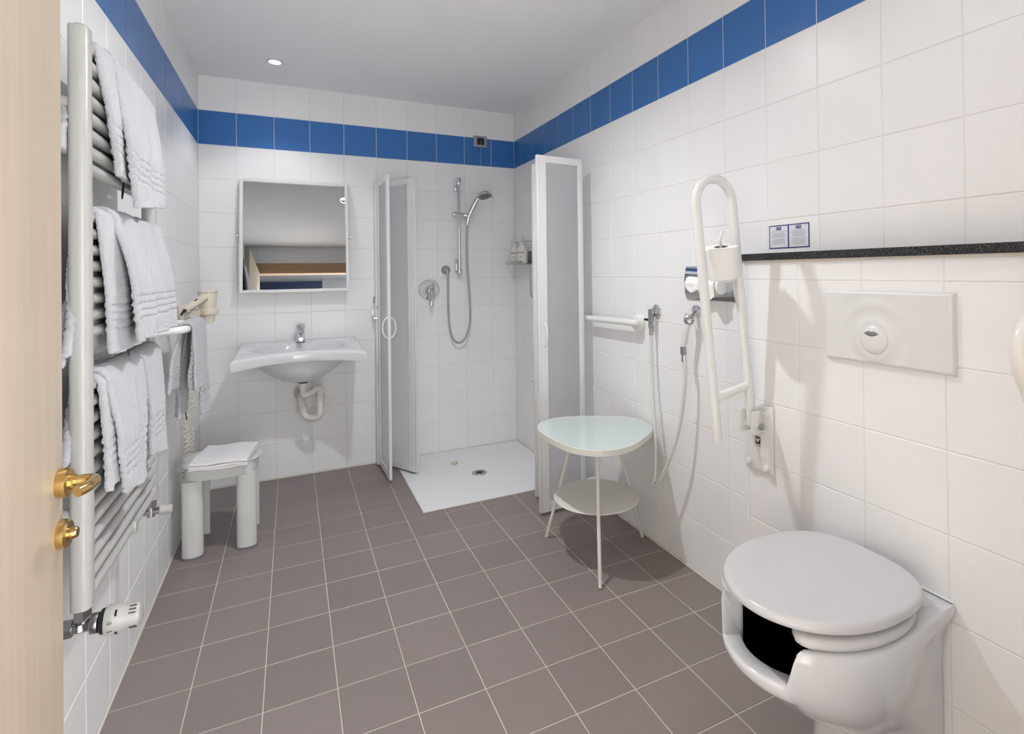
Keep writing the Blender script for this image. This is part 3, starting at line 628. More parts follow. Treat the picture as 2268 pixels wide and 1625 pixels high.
# trap
tp = thing('drain_trap', 'white plastic drain trap under the washbasin', 'pipe', (0.545, -0.20, 0.45))
tx, ty = 0.540, -0.235
part('waste_nut', B().cyl((tx, ty, 0.612), (tx, ty, 0.624), 0.024, 24), BLACKP, tp, 'black rubber washer')
part('tailpiece', B().cyl((tx, ty, 0.585), (tx, ty, 0.613), 0.027, 24, 0.002).tube(fillet([(tx, ty, 0.588), (tx, ty, 0.535), (tx + 0.082, ty + 0.03, 0.567)], 0.03, 8), 0.0195, 18), PIPEW, tp)
part('elbow', B().tube(fillet([(tx + 0.050, ty + 0.02, 0.556), (tx + 0.092, ty + 0.035, 0.572), (tx + 0.092, ty + 0.035, 0.50)], 0.03, 8), 0.0215, 18), PIPEW, tp)
part('union_nut', B().cyl((tx + 0.092, ty + 0.035, 0.500), (tx + 0.092, ty + 0.035, 0.526), 0.0265, 12), PIPEW, tp)
part('u_bend', B().tube(fillet([(tx + 0.092, ty + 0.035, 0.505), (tx + 0.092, ty + 0.035, 0.385), (tx + 0.010, ty + 0.085, 0.385), (tx - 0.002, ty + 0.095, 0.455)], 0.05, 10), 0.0195, 18), PIPEW, tp)
part('union_nut', B().cyl((tx + 0.000, ty + 0.094, 0.430), (tx - 0.003, ty + 0.096, 0.454), 0.0265, 12), PIPEW, tp)
part('wall_elbow', B().tube(fillet([(tx - 0.002, ty + 0.095, 0.44), (tx - 0.012, ty + 0.10, 0.515), (tx - 0.014, -0.004, 0.512)], 0.035, 8), 0.0215, 18), PIPEW, tp)
part('wall_flange', B().lathe([(0.040, 0), (0.040, 0.004), (0.030, 0.012), (0.022, 0.013)], (tx - 0.014, -0.0005, 0.512), (0, -1, 0), 28), PIPEW, tp)

# ------------------------------------------------------------------ soap bottles and holders
def bottle(x, y, z, label, rad_=0.033, hgt=0.12, face=(-0.6, -1), holder_top=None, group=None, lettering=True):
    t = thing('soap_bottle', label, 'bottle', (x, y, z), group)
    part('bottle_body', B().lathe([(rad_ - 0.004, 0), (rad_, 0.004), (rad_, hgt * 0.62), (rad_ * 0.92, hgt * 0.74), (rad_ * 0.6, hgt * 0.88), (rad_ * 0.42, hgt * 0.94), (rad_ * 0.42, hgt)], (x, y, z), (0, 0, 1), 24), SOAP, t)
    part('pump_collar', B().lathe([(rad_ * .5, 0), (rad_ * .5, 0.018), (rad_ * .3, 0.021)], (x, y, z + hgt), (0, 0, 1), 20), PLAST, t)
    fd = Vector((face[0], face[1], 0)).normalized()
    part('pump_head', B().cyl((x, y, z + hgt + 0.02), (x, y, z + hgt + 0.042), 0.0045, 12).tube([Vector((x, y, z + hgt + 0.043)) - fd * 0.010, Vector((x, y, z + hgt + 0.045)) + fd * 0.012, Vector((x, y, z + hgt + 0.041)) + fd * 0.030], 0.0045, 10), PLAST, t)
    ex = Vector((-fd.y, fd.x, 0)) ; o_ = Vector((x, y, z)) + fd * (rad_ + 0.0006)
    if lettering: text('Dove', 0.020, frame_m(o_ + Z * hgt * .56 , ex, Z), INKD, t)
    part('label_print', B().box((-0.014, 0.008, -0.0002), (0.012, 0.013, 0.0004), mtx=frame_m(o_, ex, Z)).box((-0.012, 0.013, -0.0002), (0.004, 0.019, 0.0004), mtx=frame_m(o_, ex, Z)), BLUEP, t, 'blue printed stripe')
    part('drop_emblem', B().lathe([(0.0001, 0.0), (0.0065, 0.0001), (0.0065, 0.0004), (0.0001, 0.0005)], o_ + Z * hgt * .34, fd, 16), INK, t)
    return t
GS = 'pump soap bottles'
hb_ = thing('soap_holder', 'steel two-bottle soap holder on the right shower wall near the corner', 'holder', (W, -0.21, 1.30))
part('shelf', B().box((1.872, -0.335, 1.296), (W, -0.075, 1.299), 0.001).box((1.869, -0.335, 1.296), (1.872, -0.075, 1.315), 0.001).box((1.872, -0.078, 1.296), (1.90, -0.075, 1.313), 0.001), STEEL, hb_)
part('back_plate', B().box((W - 0.012, -0.335, 1.296), (W, -0.075, 1.385), 0.002), STEEL, hb_)
part('retaining_wire', B().tube(fillet([(W - 0.006, -0.325, 1.385), (W - 0.006, -0.325, 1.452), (1.905, -0.325, 1.452), (1.905, -0.09, 1.452), (W - 0.006, -0.09, 1.452), (W - 0.006, -0.09, 1.385)], 0.012, 4), 0.0028, 8), STEEL, hb_)
bottle(1.918, -0.268, 1.2995, 'nearer pump soap bottle in the steel holder on the right shower wall', 0.036, 0.137, (-0.62, -0.78), group=GS)
bottle(1.918, -0.142, 1.2995, 'farther pump soap bottle in the steel holder, close to the shower corner', 0.036, 0.137, (-0.62, -0.78), group=GS)
hs = thing('soap_holder', 'steel single soap holder on the back wall beside the left shower screen', 'holder', (0.995, 0, 0.95))
part('back_plate', B().box((0.955, -0.008, 0.948), (1.032, 0.0, 1.03), 0.002), STEEL, hs)
part('shelf', B().box((0.955, -0.078, 0.948), (1.032, -0.008, 0.951), 0.001).box((0.955, -0.081, 0.948), (1.032, -0.078, 0.962), 0.001), STEEL, hs)
part('retaining_wire', B().tube(fillet([(0.968, -0.004, 1.02), (0.968, -0.004, 1.092), (0.968, -0.062, 1.092), (1.022, -0.062, 1.092), (1.022, -0.004, 1.092), (1.022, -0.004, 1.02)], 0.01, 4), 0.0026, 8), STEEL, hs)
bottle(0.993, -0.043, 0.9515, 'pump soap bottle on the back wall half hidden by the left shower screen', 0.032, 0.128, (0.05, -1), group=GS)

# ------------------------------------------------------------------ shower tray
tr_ = thing('shower_tray', 'low white square shower tray set in the corner floor', 'shower tray', (1.53, -0.43, 0))
n_ = 26; bm = bmesh.new(); g = []
for i in range(n_ + 1):
    row = []
    for j in range(n_ + 1):
        x = TRX0 + (W - 0.001 - TRX0) * i / n_; y = TRY0 + (-0.001 - TRY0) * j / n_
        e = min(i, n_ - i, j, n_ - j) / (n_ / 2); row.append(bm.verts.new((x, y, 0.0065 - 0.005 * min(1, e * 1.15) - (0.002 if e == 0 else 0))))
    g.append(row)
for i in range(n_):
    for j in range(n_): bm.faces.new((g[i][j], g[i + 1][j], g[i + 1][j + 1], g[i][j + 1]))
ex = bmesh.ops.extrude_face_region(bm, geom=bm.faces[:])
for v in [q for q in ex['geom'] if isinstance(q, bmesh.types.BMVert)]: v.co.z = -0.001
bmesh.ops.recalc_face_normals(bm, faces=bm.faces)
part('tray_shell', bm, TRAYM, tr_)
part('edge_sealant', B().tube([(TRX0 - 0.002, -0.004, 0.002), (TRX0 - 0.002, TRY0 - 0.002, 0.002), (W - 0.004, TRY0 - 0.002, 0.002)], 0.0035, 6).tube([(TRX0, -0.004, 0.007), (W - 0.004, -0.004, 0.007), (W - 0.004, TRY0, 0.007)], 0.0055, 6), SEAL, tr_, 'stained cream sealant line')
dgx, dgy = 1.524, -0.479
dg_ = part('drain_cover', B().lathe([(0.046, 0.0), (0.045, 0.003), (0.030, 0.0038), (0.029, 0.0028), (0.001, 0.0028)], (dgx, dgy, 0.0018), (0, 0, 1), 32), STEEL, tr_, 'round steel drain cover')
sp = B()
for i in range(6):
    a = PI * i / 6; sp.box((-0.024, -0.0022, 0.003), (0.024, 0.0022, 0.0041), mtx=Matrix.Translation((dgx, dgy, 0.0016)) @ Matrix.Rotation(a, 4, 'Z'))
part('grate_slot', sp, BLACKP, dg_)

# ------------------------------------------------------------------ folding shower screens
def panel(parent, a, b_, z0, z1, wl_, wr_, wt, wbm, thick=0.018, handle=None, hz_=0.92):
    a, b_ = Vector((*a, 0)), Vector((*b_, 0)); ex = (b_ - a).normalized(); L_ = (b_ - a).length; n3 = ex.cross(Z)
    mx = Matrix((ex, Z, n3)).transposed().to_4x4(); mx.translation = a
    fr_ = B(); t2 = thick / 2
    fr_.box((0, z0, -t2), (wl_, z1, t2), 0.002, 1, mtx=mx).box((L_ - wr_, z0, -t2), (L_, z1, t2), 0.002, 1, mtx=mx)
    fr_.box((wl_, z1 - wt, -t2 * .9), (L_ - wr_, z1, t2 * .9), 0.0015, 1, mtx=mx).box((wl_, z0, -t2 * .9), (L_ - wr_, z0 + wbm, t2 * .9), 0.0015, 1, mtx=mx)
    fo = part('panel_frame', fr_, ALU, parent)
    part('frosted_pane', B().box((wl_ - 0.004, z0 + wbm - 0.004, -0.0018), (L_ - wr_ + 0.004, z1 - wt + 0.004, 0.0018), mtx=mx), FROST, fo, 'frosted pane', smooth=False)
    part('bottom_seal', B().box((0.004, z0 - 0.008, -0.005), (L_ - 0.004, z0 + 0.001, 0.005), mtx=mx), GREYP, fo)
    if handle:
        for side in handle[1]:
            o_ = handle[0]
            pth = [mx @ Vector((o_, hz_ + dz, side * (t2 + h_))) for dz, h_ in ((-0.060, -0.001), (-0.055, 0.010), (-0.035, 0.024), (0, 0.030), (0.035, 0.024), (0.055, 0.010), (0.060, -0.001))]
            part('handle', B().tube(spline(pth, 4), 0.0052, 10), PLAST, fo)
    return fo
ls = thing('shower_screen', 'left folding shower screen of two frosted panels by the back wall', 'shower screen', (0.99, -0.05, 0), 'folding shower screens')
part('wall_profile', B().box((0.972, -0.075, 0.012), (0.990, 0.0, 1.835), 0.002), ALU, ls)
panel(ls, (0.992, -0.088), (1.004, -0.397), 0.018, 1.832, 0.024, 0.034, 0.036, 0.042, handle=(0.30, (-1, 1)))
panel(ls, (1.012, -0.082), (1.163, -0.330), 0.018, 1.832, 0.022, 0.045, 0.036, 0.042, handle=(0.275, (-1,)))
part('edge_profile', B().box((-0.008, -0.008, 0.02), (0.008, 0.008, 1.826), 0.002, mtx=Matrix.Translation((1.170, -0.338, 0)) @ Matrix.Rotation(0.55, 4, 'Z')), ALU, ls)
rs = thing('shower_screen', 'right folding shower screen of frosted panels standing out from the right wall', 'shower screen', (1.93, -1.0, 0), 'folding shower screens')
panel(rs, (1.622, -1.188), (1.886, -1.163), 0.018, 1.838, 0.042, 0.026, 0.036, 0.046, handle=(0.020, (1,)))
panel(rs, (1.688, -1.000), (1.900, -1.143), 0.018, 1.832, 0.040, 0.024, 0.036, 0.042, handle=(0.012, (-1,)))
part('edge_profile', B().box((1.610, -1.198, 0.02), (1.622, -1.176, 1.838), 0.002), ALU, rs)
part('edge_profile', B().box((1.672, -1.006, 0.02), (1.688, -0.986, 1.828), 0.002), ALU, rs)
for z in (0.10, 0.32):
    part('wall_bracket', B().box((1.884, -1.160, z), (W - 0.001, -1.146, z + 0.03), 0.002), ALU, rs)
part('hinge_profile', B().box((1.886, -1.160, 0.02), (1.898, -1.144, 1.832), 0.002), ALU, rs)
# shower grab bar and little soap dish behind the right screen
solo('grab_bar', B().tube(fillet([(W - 0.001, -0.452, 1.292), (1.906, -0.452, 1.292), (1.906, -0.452, 1.072), (W - 0.001, -0.452, 1.072)], 0.035, 8), 0.0125, 16).lathe([(0.024, 0), (0.022, 0.006)], (W - .0005, -0.452, 1.292), (-1, 0, 0), 24).lathe([(0.024, 0), (0.022, 0.006)], (W - .0005, -0.452, 1.072), (-1, 0, 0), 24), STEEL, 'short steel grab bar on the shower wall behind the right screen', 'rail', (W, -0.452, 1.07))
solo('soap_dish', B().loft([[(x, y, z) for x, y in ((1.975, -0.54), (1.975, -0.42), (1.975 - d_, -0.44), (1.975 - d_, -0.52))] for z, d_ in ((0.520, 0.075), (0.535, 0.080), (0.56, 0.05), (0.60, 0.012))]), PLAST, 'small white wall soap dish low behind the right shower screen', 'soap dish', (W, -0.48, 0.52))

# ------------------------------------------------------------------ shower fittings
rr_ = thing('shower_rail', 'chrome vertical shower rail holding the hand shower on the back wall', 'shower rail', (1.538, 0, 1.24))
bxx, byy = 1.535, -0.052
part('rail_tube', B().cyl((bxx, byy, 1.262), (bxx, byy, 1.872), 0.0098, 18), CHROME, rr_)
for zt, zb_, so in ((1.888, 1.800, 1), (1.238, 1.330, -1)):
    q = B().lathe([(0.0155, -0.032 * so if so > 0 else -0.012), (0.017, -0.025 if so > 0 else -0.008), (0.017, 0.006), (0.013, 0.014), (0.004, 0.018)] if so > 0 else [(0.004, -0.016), (0.013, -0.012), (0.017, -0.004), (0.017, 0.026), (0.0155, 0.032)], (bxx, byy, zt), (0, 0, 1), 22)
    cz = (zt + zb_) / 2
    q.box((bxx - 0.021, -0.022, min(zt, zb_) + 0.008), (bxx + 0.019, -0.0005, max(zt, zb_) + 0.006), 0.009, 3)
    part('end_bracket', q.box((bxx - 0.012, byy, zt - 0.012), (bxx + 0.012, -0.012, zt + 0.010), 0.004), CHROME, rr_)
sz = 1.643
part('slider', B().cyl((bxx - 0.045, byy, sz + 0.003), (bxx + 0.03, byy, sz - 0.002), 0.0185, 22, 0.004).cyl((bxx + 0.025, byy - 0.004, sz + 0.002), (bxx + 0.058, byy - 0.014, sz - 0.006), 0.0165, 18, 0.003), CHROME, rr_)
hs_ = thing('hand_shower', 'chrome hand shower head on the shower rail', 'shower head', (1.60, -0.07, 1.61))
hp = spline([(1.592, -0.066, 1.588), (1.600, -0.072, 1.63), (1.625, -0.095, 1.70), (1.650, -0.120, 1.752), (1.668, -0.136, 1.772)], 6)
part('handle', B().tube(hp, lambda t: 0.0125 + 0.004 * math.sin(t * PI), 18), CHROME, hs_)
hc, hax = Vector((1.690, -0.146, 1.772)), Vector((0.12, -0.33, -0.93)).normalized()
part('head_shell', B().lathe([(0.012, -0.024), (0.030, -0.021), (0.048, -0.012), (0.054, -0.002), (0.0535, 0.004), (0.050, 0.007)], hc, hax, 36), CHROME, hs_)
part('spray_face', B().lathe([(0.0498, 0.0068), (0.046, 0.0085), (0.001, 0.0095)], hc, hax, 32), mat('grey_spray_face', (0.22, 0.22, 0.23), 0.35, 0.5), hs_, 'grey nozzle face')
nz = B(); e1 = hax.orthogonal().normalized(); e2 = hax.cross(e1)
for rad_, cnt in ((0.012, 6), (0.024, 11), (0.036, 16)):
    for i in range(cnt):
        a = 2 * PI * i / cnt; p = hc + hax * 0.008 + (e1 * math.cos(a) + e2 * math.sin(a)) * rad_; nz.lathe([(0.0022, 0), (0.0012, 0.003)], p, hax, 6)
part('spray_nozzles', nz, BLACKP, hs_)['kind'] = 'stuff'
part('mode_lever', B().cyl(hc + hax * 0.004 + Vector((0.040, -0.03, 0)), hc + hax * 0.018 + Vector((0.046, -0.034, 0)), 0.004, 10), CHROMED, hs_)
part('hose_nut', B().lathe([(0.0125, 0), (0.0105, -0.016), (0.008, -0.018)], (1.591, -0.066, 1.590), (0, 0, 1), 18), CHROME, hs_)
oz = 1.262; ox = 1.452
so_ = thing('shower_outlet', 'grey steel wall outlet where the shower hose starts', 'outlet', (ox, 0, oz))
part('rosette', B().lathe([(0.032, 0), (0.0315, 0.004), (0.020, 0.016), (0.012, 0.022)], (ox, -0.0005, oz), (0, -1, 0), 30), STEEL, so_)
part('elbow', B().tube(fillet([(ox, -0.015, oz), (ox, -0.040, oz - 0.002), (ox + 0.004, -0.042, oz - 0.045)], 0.016, 6), 0.0095, 14), STEEL, so_)
sh = spline([(ox + 0.004, -0.042, oz - 0.045), (ox + 0.004, -0.042, 1.15), (ox + 0.006, -0.042, 0.95), (ox + 0.018, -0.044, 0.83), (ox + 0.045, -0.048, 0.770), (ox + 0.080, -0.050, 0.757), (ox + 0.118, -0.054, 0.785), (ox + 0.146, -0.058, 0.86), (ox + 0.153, -0.062, 0.95), (ox + 0.146, -0.066, 1.10), (ox + 0.136, -0.066, 1.30), (ox + 0.134, -0.066, 1.48), (1.591, -0.066, 1.575)], 10)
solo('shower_hose', B().tube(sh, 0.0068, 12), HOSEM, 'steel shower hose hanging in a loop on the back wall', 'hose', (ox + .07, -0.045, 0.76))
mv = thing('shower_mixer', 'round chrome shower mixer valve with lever on the back wall', 'faucet', (1.336, 0, 1.127))
part('cover_plate', B().lathe([(0.072, 0), (0.073, 0.003), (0.070, 0.007), (0.066, 0.0075), (0.062, 0.006), (0.050, 0.009)], (1.336, -0.0005, 1.127), (0, -1, 0), 48), CHROME, mv)
part('hub', B().lathe([(0.034, 0), (0.033, 0.020), (0.027, 0.040), (0.022, 0.045)], (1.338, -0.007, 1.125), (0, -1, 0), 32), CHROME, mv)
part('lever', B().tube(spline([(1.340, -0.045, 1.132), (1.338, -0.058, 1.115), (1.336, -0.068, 1.07), (1.331, -0.072, 1.032), (1.330, -0.072, 1.022)], 6), lambda t: 0.0125 + 0.003 * (1 - t), 16), CHROME, mv)
# pull cord alarm
pc = thing('alarm_pull_switch', 'grey wall plate with black pull cord switch on the blue band', 'switch', (1.712, 0, 2.18))
part('cover_plate', B().box((1.660, -0.009, 2.142), (1.762, -0.0004, 2.222), 0.003), mat('silver_plate', (0.36, 0.36, 0.38), 0.4, 0.3), pc)
part('switch_module', B().box((1.688, -0.013, 2.158), (1.738, -0.008, 2.206), 0.001).box((1.710, -0.016, 2.178), (1.717, -0.012, 2.198), 0.001), BLACKP, pc)
part('pull_cord', B().tube(spline([(1.714, -0.016, 2.186), (1.700, -0.026, 1.95), (1.680, -0.036, 1.75), (1.660, -0.040, 1.55), (1.625, -0.046, 1.2), (1.575, -0.09, 0.7), (1.480, -0.20, 0.20), (1.440, -0.262, 0.012)], 6), 0.0007, 5), PLAST, pc)
rg = [(1.425 + 0.019 * math.cos(a), -0.262 + 0.019 * math.sin(a), 0.0085) for a in [2 * PI * i / 24 for i in range(24)]]
part('pull_ring', B().tube(rg, 0.0022, 8, closed=True).box((1.436, -0.268, 0.005), (1.446, -0.256, 0.016), 0.002), mat('yellowed_plastic', (0.62, 0.50, 0.30), 0.5), pc, 'yellowed pull ring lying on the shower tray')

# ------------------------------------------------------------------ side table
tcx, tcy = 1.690, -1.612
tb = thing('side_table', 'cream three-legged side table with rounded triangular glass top', 'table', (tcx, tcy, 0))
feet = [Vector((1.546, -1.390, 0)), Vector((1.560, -1.853, 0)), Vector((1.951, -1.592, 0))]
feet = [Vector((tcx, tcy, 0)) + (p - Vector((tcx, tcy, 0))) * 0.985 for p in feet]
TZ = 0.540
def tri_outline(R, k=0.19, ins=0.0, n_=96):
    out = []; a0 = math.atan2(feet[0].y - tcy, feet[0].x - tcx)
    for i in range(n_):
        a = 2 * PI * i / n_; rr = R * (1 + 0.092 * math.cos(3 * a)) / 1.092 - ins
        out.append((tcx + rr * math.cos(a + a0), tcy + rr * math.sin(a + a0)))
    return out
RT = 0.274
part('rim', B().loft([[(x, y, z) for x, y in tri_outline(RT, ins=i)] for i, z in ((0.003, TZ - 0.026), (0.0, TZ - 0.024), (0.0, TZ - 0.001), (0.001, TZ), (0.005, TZ), (0.006, TZ - 0.002))], cap1=False), TABLEM, tb)
part('glass_top', B().loft([[(x, y, z) for x, y in tri_outline(RT, ins=0.0062)] for z in (TZ - 0.006, TZ - 0.0016)]), TGLASS, tb, 'sea green glass top')
for p in feet:
    q = p - Vector((tcx, tcy, 0)); top_ = Vector((tcx, tcy, TZ - 0.026)) + q * 0.42
    lg = part('leg', B().tube([p + Z * 0.004, top_], 0.0075, 14), TABLEM, tb)
    part('foot_cap', B().cyl(p, p + Z * 0.006, 0.0072, 14), GREYP, lg)
part('lower_shelf', B().lathe([(0.001, 0.247), (0.186, 0.247), (0.1885, 0.2495), (0.186, 0.252), (0.001, 0.252)], (tcx, tcy, 0), (0, 0, 1), 64), TABLEM, tb)

# ------------------------------------------------------------------ right wall rails, valve, bidet spray
r1 = thing('grab_rail', 'white grab rail on the right wall running behind the right shower screen', 'rail', (W, -1.3, 1.0))
part('tube', B().tube(fillet([(W - 0.01, -1.560, 0.996), (1.921, -1.600, 0.998), (1.921, -0.95, 0.985), (W - 0.01, -0.93, 0.985)], 0.05, 8), 0.0155, 16), RAILW, r1)
for y in (-1.560, -0.93):
    part('flange', B().lathe([(0.040, 0), (0.0405, 0.002), (0.0405, 0.018), (0.036, 0.028), (0.022, 0.032)], (W - 0.0005, y, 0.996), (-1, 0, 0), 28), RAILW, r1)
vy, vz2 = -1.688, 1.055
av = thing('angle_valve', 'chrome angle valve with black lever feeding the white hose', 'valve', (W, vy, vz2))
part('rosette', B().lathe([(0.033, 0), (0.0325, 0.004), (0.022, 0.013), (0.013, 0.018)], (W - 0.0005, vy, vz2), (-1, 0, 0), 32), CHROME, av)
part('body', B().cyl((W - 0.016, vy, vz2), (1.940, vy, vz2), 0.0105, 18).cyl((1.942, vy, vz2 + 0.012), (1.942, vy, vz2 - 0.060), 0.0125, 8).lathe([(0.012, 0), (0.014, -0.006), (0.010, -0.012), (0.007, -0.016)], (1.942, vy, vz2 - 0.060), (0, 0, 1), 12).cyl((1.942, vy, vz2 - 0.105), (1.942, vy, vz2 - 0.070), 0.0085, 16), CHROMED, av)
part('lever', B().box((1.935, vy + 0.004, vz2 - 0.042), (1.949, vy + 0.045, vz2 - 0.032), 0.002), BLACKP, av, 'black lever')
bh = spline([(1.942, -1.687, 0.958), (1.938, -1.693, 0.813), (1.928, -1.716, 0.647), (1.912, -1.747, 0.506), (1.894, -1.768, 0.386), (1.884, -1.771, 0.332), (1.878, -1.762, 0.307), (1.878, -1.778, 0.315), (1.882, -1.814, 0.35), (1.896, -1.892, 0.506), (1.908, -1.928, 0.645), (1.916, -1.947, 0.803), (1.919, -1.942, 0.871), (1.92, -1.939, 0.895)], 7)
solo('spray_hose', B().tube(bh, 0.0070, 12), mat('white_hose', (0.72, 0.72, 0.68), 0.4), 'white bidet hose looping down between valve and spray head', 'hose', (1.92, -1.8, 0.28))
sy_ = -1.962
bd = thing('bidet_spray', 'white handheld bidet spray hanging in its chrome wall holder', 'spray', (1.93, sy_, 0.88))
part('wall_holder', B().lathe([(0.022, 0), (0.0225, 0.004), (0.019, 0.012), (0.008, 0.015)], (W - 0.0005, sy_ + 0.006, 1.078), (-1, 0, 0), 26).cyl((W - 0.01, sy_ + 0.004, 1.070), (1.935, sy_ + 0.002, 1.045), 0.010, 14).tube([(1.935, sy_ + 0.028, 1.062), (1.928, sy_ + 0.024, 1.044), (1.926, sy_, 1.032), (1.928, sy_ - 0.024, 1.044), (1.935, sy_ - 0.028, 1.060)], 0.0032, 8), CHROME, bd)
part('spray_nozzle', B().lathe([(0.012, 0.010), (0.0185, 0.006), (0.0205, -0.004), (0.0205, -0.014), (0.014, -0.018), (0.006, -0.019)], (1.925, sy_ + 0.001, 1.040), (-0.75, -0.64, 0.15), 26), CHROMED, bd)
part('grip', B().loft([[Vector((1.926 + t * -0.006, sy_ + 0.004 + t * 0.026, 1.038 - 0.112 * t)) + Vector((a * ww * 0.9, b_ * ww, 0)) for a, b_ in [(math.cos(2 * PI * i / 16), math.sin(2 * PI * i / 16)) for i in range(16)]] for t, ww in ((0, 0.011), (0.1, 0.0145), (0.35, 0.0125), (0.5, 0.0135), (0.62, 0.0125), (0.8, 0.0135), (1.0, 0.011))]), PLAST, bd)
part('hose_nut', B().cyl((1.920, sy_ + 0.030, 0.930), (1.920, sy_ + 0.029, 0.898), 0.0125, 10).cyl((1.920, sy_ + 0.029, 0.90), (1.920, sy_ + 0.028, 0.868), 0.0085, 14), CHROMED, bd)

# ------------------------------------------------------------------ hinged support rails
def support_rail(y, label, lean, length, hx, hz0, leg_dx, cover=True, sc=1.0):
    t = thing('support_rail', label, 'rail', (BX, y, hz0), 'hinged support rails beside the toilet')
    R_ = 0.0148
    def P(s_, o_): return Vector((hx, y, hz0)) + Vector((math.sin(-lean), 0, math.cos(lean))) * s_ + Vector((-math.cos(lean), 0, -math.sin(lean))) * o_
    rb = leg_dx / 2; top_s = length - rb
    pts = [P(0.0, 0), P(top_s * .5, 0), P(top_s, 0)] + [P(top_s + rb * math.sin(a), rb - rb * math.cos(a)) for a in [PI * i / 14 for i in range(1, 14)]] + [P(top_s, leg_dx), P(top_s * .5, leg_dx), P(-0.022, leg_dx)]
    part('bent_tube', B().tube(pts, R_, 20), RAILW, t)
    part('cross_brace', B().cyl(P(0.128, 0.004), P(0.116, leg_dx - 0.004), R_ * 0.92, 18), RAILW, t)
    pl = part('mount_plate', B().box((BX - 0.010, y - 0.058, hz0 - 0.162), (BX - 0.0004, y + 0.056, hz0 + 0.062), 0.004, 2).box((BX - 0.013, y - 0.050, hz0 - 0.156), (BX - 0.009, y + 0.052, hz0 + 0.056), 0.002), RAILW, t)
    for dy, dz in ((-0.038, 0.036), (0.036, -0.135), (-0.038, -0.140), (0.040, 0.036)):
        part('bolt_cap', B().lathe([(0.011, 0), (0.0115, 0.004), (0.0105, 0.010), (0.008, 0.012)], (BX - 0.0128, y + dy, hz0 + dz), (-1, 0, 0), 18), PLAST, pl)
    for s_ in (-1, 1):
        part('hinge_cheek', B().box((BX - 0.066, y + s_ * 0.024 - 0.003, hz0 - 0.028), (BX - 0.012, y + s_ * 0.024 + 0.003, hz0 + 0.048), 0.0025, 2), RAILW, t)
    part('hinge_pin', B().cyl((hx, y - 0.036, hz0 - 0.002), (hx, y + 0.036, hz0 - 0.002), 0.0125, 16), RAILW, t)
    part('dome_nut', B().cyl((hx, y - 0.028, hz0 - 0.002), (hx, y - 0.038, hz0 - 0.002), 0.0115, 6).lathe([(0.009, 0.0), (0.009, 0.006), (0.006, 0.013), (0.001, 0.015)], (hx, y - 0.037, hz0 - 0.002), (0, -1, 0), 16), STEEL, t, 'steel dome nut')
    return t, P
s1, P1 = support_rail(-2.36, 'folded-up white support rail on the near wall plate, holding a toilet roll', 0.100, 0.805, 1.842, 0.735, 0.150)
text_o = Vector((BX - 0.0136, -2.362, 0.678))
part('maker_mark', B().box((-0.010, -0.013, 0), (0.010, 0.012, 0.0006), mtx=frame_m(text_o, (0, -1, 0), Z)).box((-0.010, -0.019, 0), (-0.002, -0.017, 0.0006), mtx=frame_m(text_o, (0, -1, 0), Z)).box((0.001, -0.020, 0), (0.010, -0.018, 0.0006), mtx=frame_m(text_o, (0, -1, 0), Z)), INKD, s1, 'black square mark with white tick')
part('tick_mark', B().prism([(-0.008, 0.002), (-0.004, 0.008), (-0.001, 0.001), (0.006, 0.008), (0.008, 0.004), (-0.001, -0.008)], 0.0005, 0.0011, lambda a, b_, h_: frame_m(text_o, (0, -1, 0), Z) @ Vector((a, b_, h_))), PLAST, s1, 'white tick', smooth=False)
# toilet roll peg and roll
rx_, ry_ = 1.727, -2.355
part('roll_peg', B().tube(spline([(1.785, ry_, 1.212), (1.755, ry_, 1.203), (1.733, ry_, 1.210), (rx_, ry_, 1.24), (rx_ - 0.002, ry_, 1.31), (rx_ - 0.006, ry_, 1.335), (rx_ + 0.002, ry_, 1.357), (rx_ + 0.006, ry_, 1.366)], 6), 0.0048, 10), RAILW, s1)
def roll(name, c, axis, rad_, length, label, cat='toilet roll', base=None):
    t = thing(name, label, cat, base or c)
    pr = [(0.0215, 0), (rad_ - 0.003, 0), (rad_, 0.003), (rad_, length - 0.003), (rad_ - 0.003, length), (0.0215, length)]
    part('paper', B().lathe(pr, c, axis, 48, cap=False), TISSUE, t)
    part('core', B().lathe([(0.0216, 0.0003), (0.0216, length - 0.0003), (0.0200, length - 0.0003), (0.0200, 0.0003), (0.0216, 0.0003)], c, axis, 30, cap=False), CARD, t, 'cardboard core')
    return t
tr1 = roll('toilet_roll', Vector((rx_ + 0.004, ry_, 1.216)), Vector((-0.20, -0.13, 1)), 0.0525, 0.100, 'full toilet roll upright on the peg of the support rail')
s2, P2 = support_rail(-3.24, 'second white support rail whose bent end shows at the right edge', 0.60, 0.545, 1.842, 0.735, 0.112)

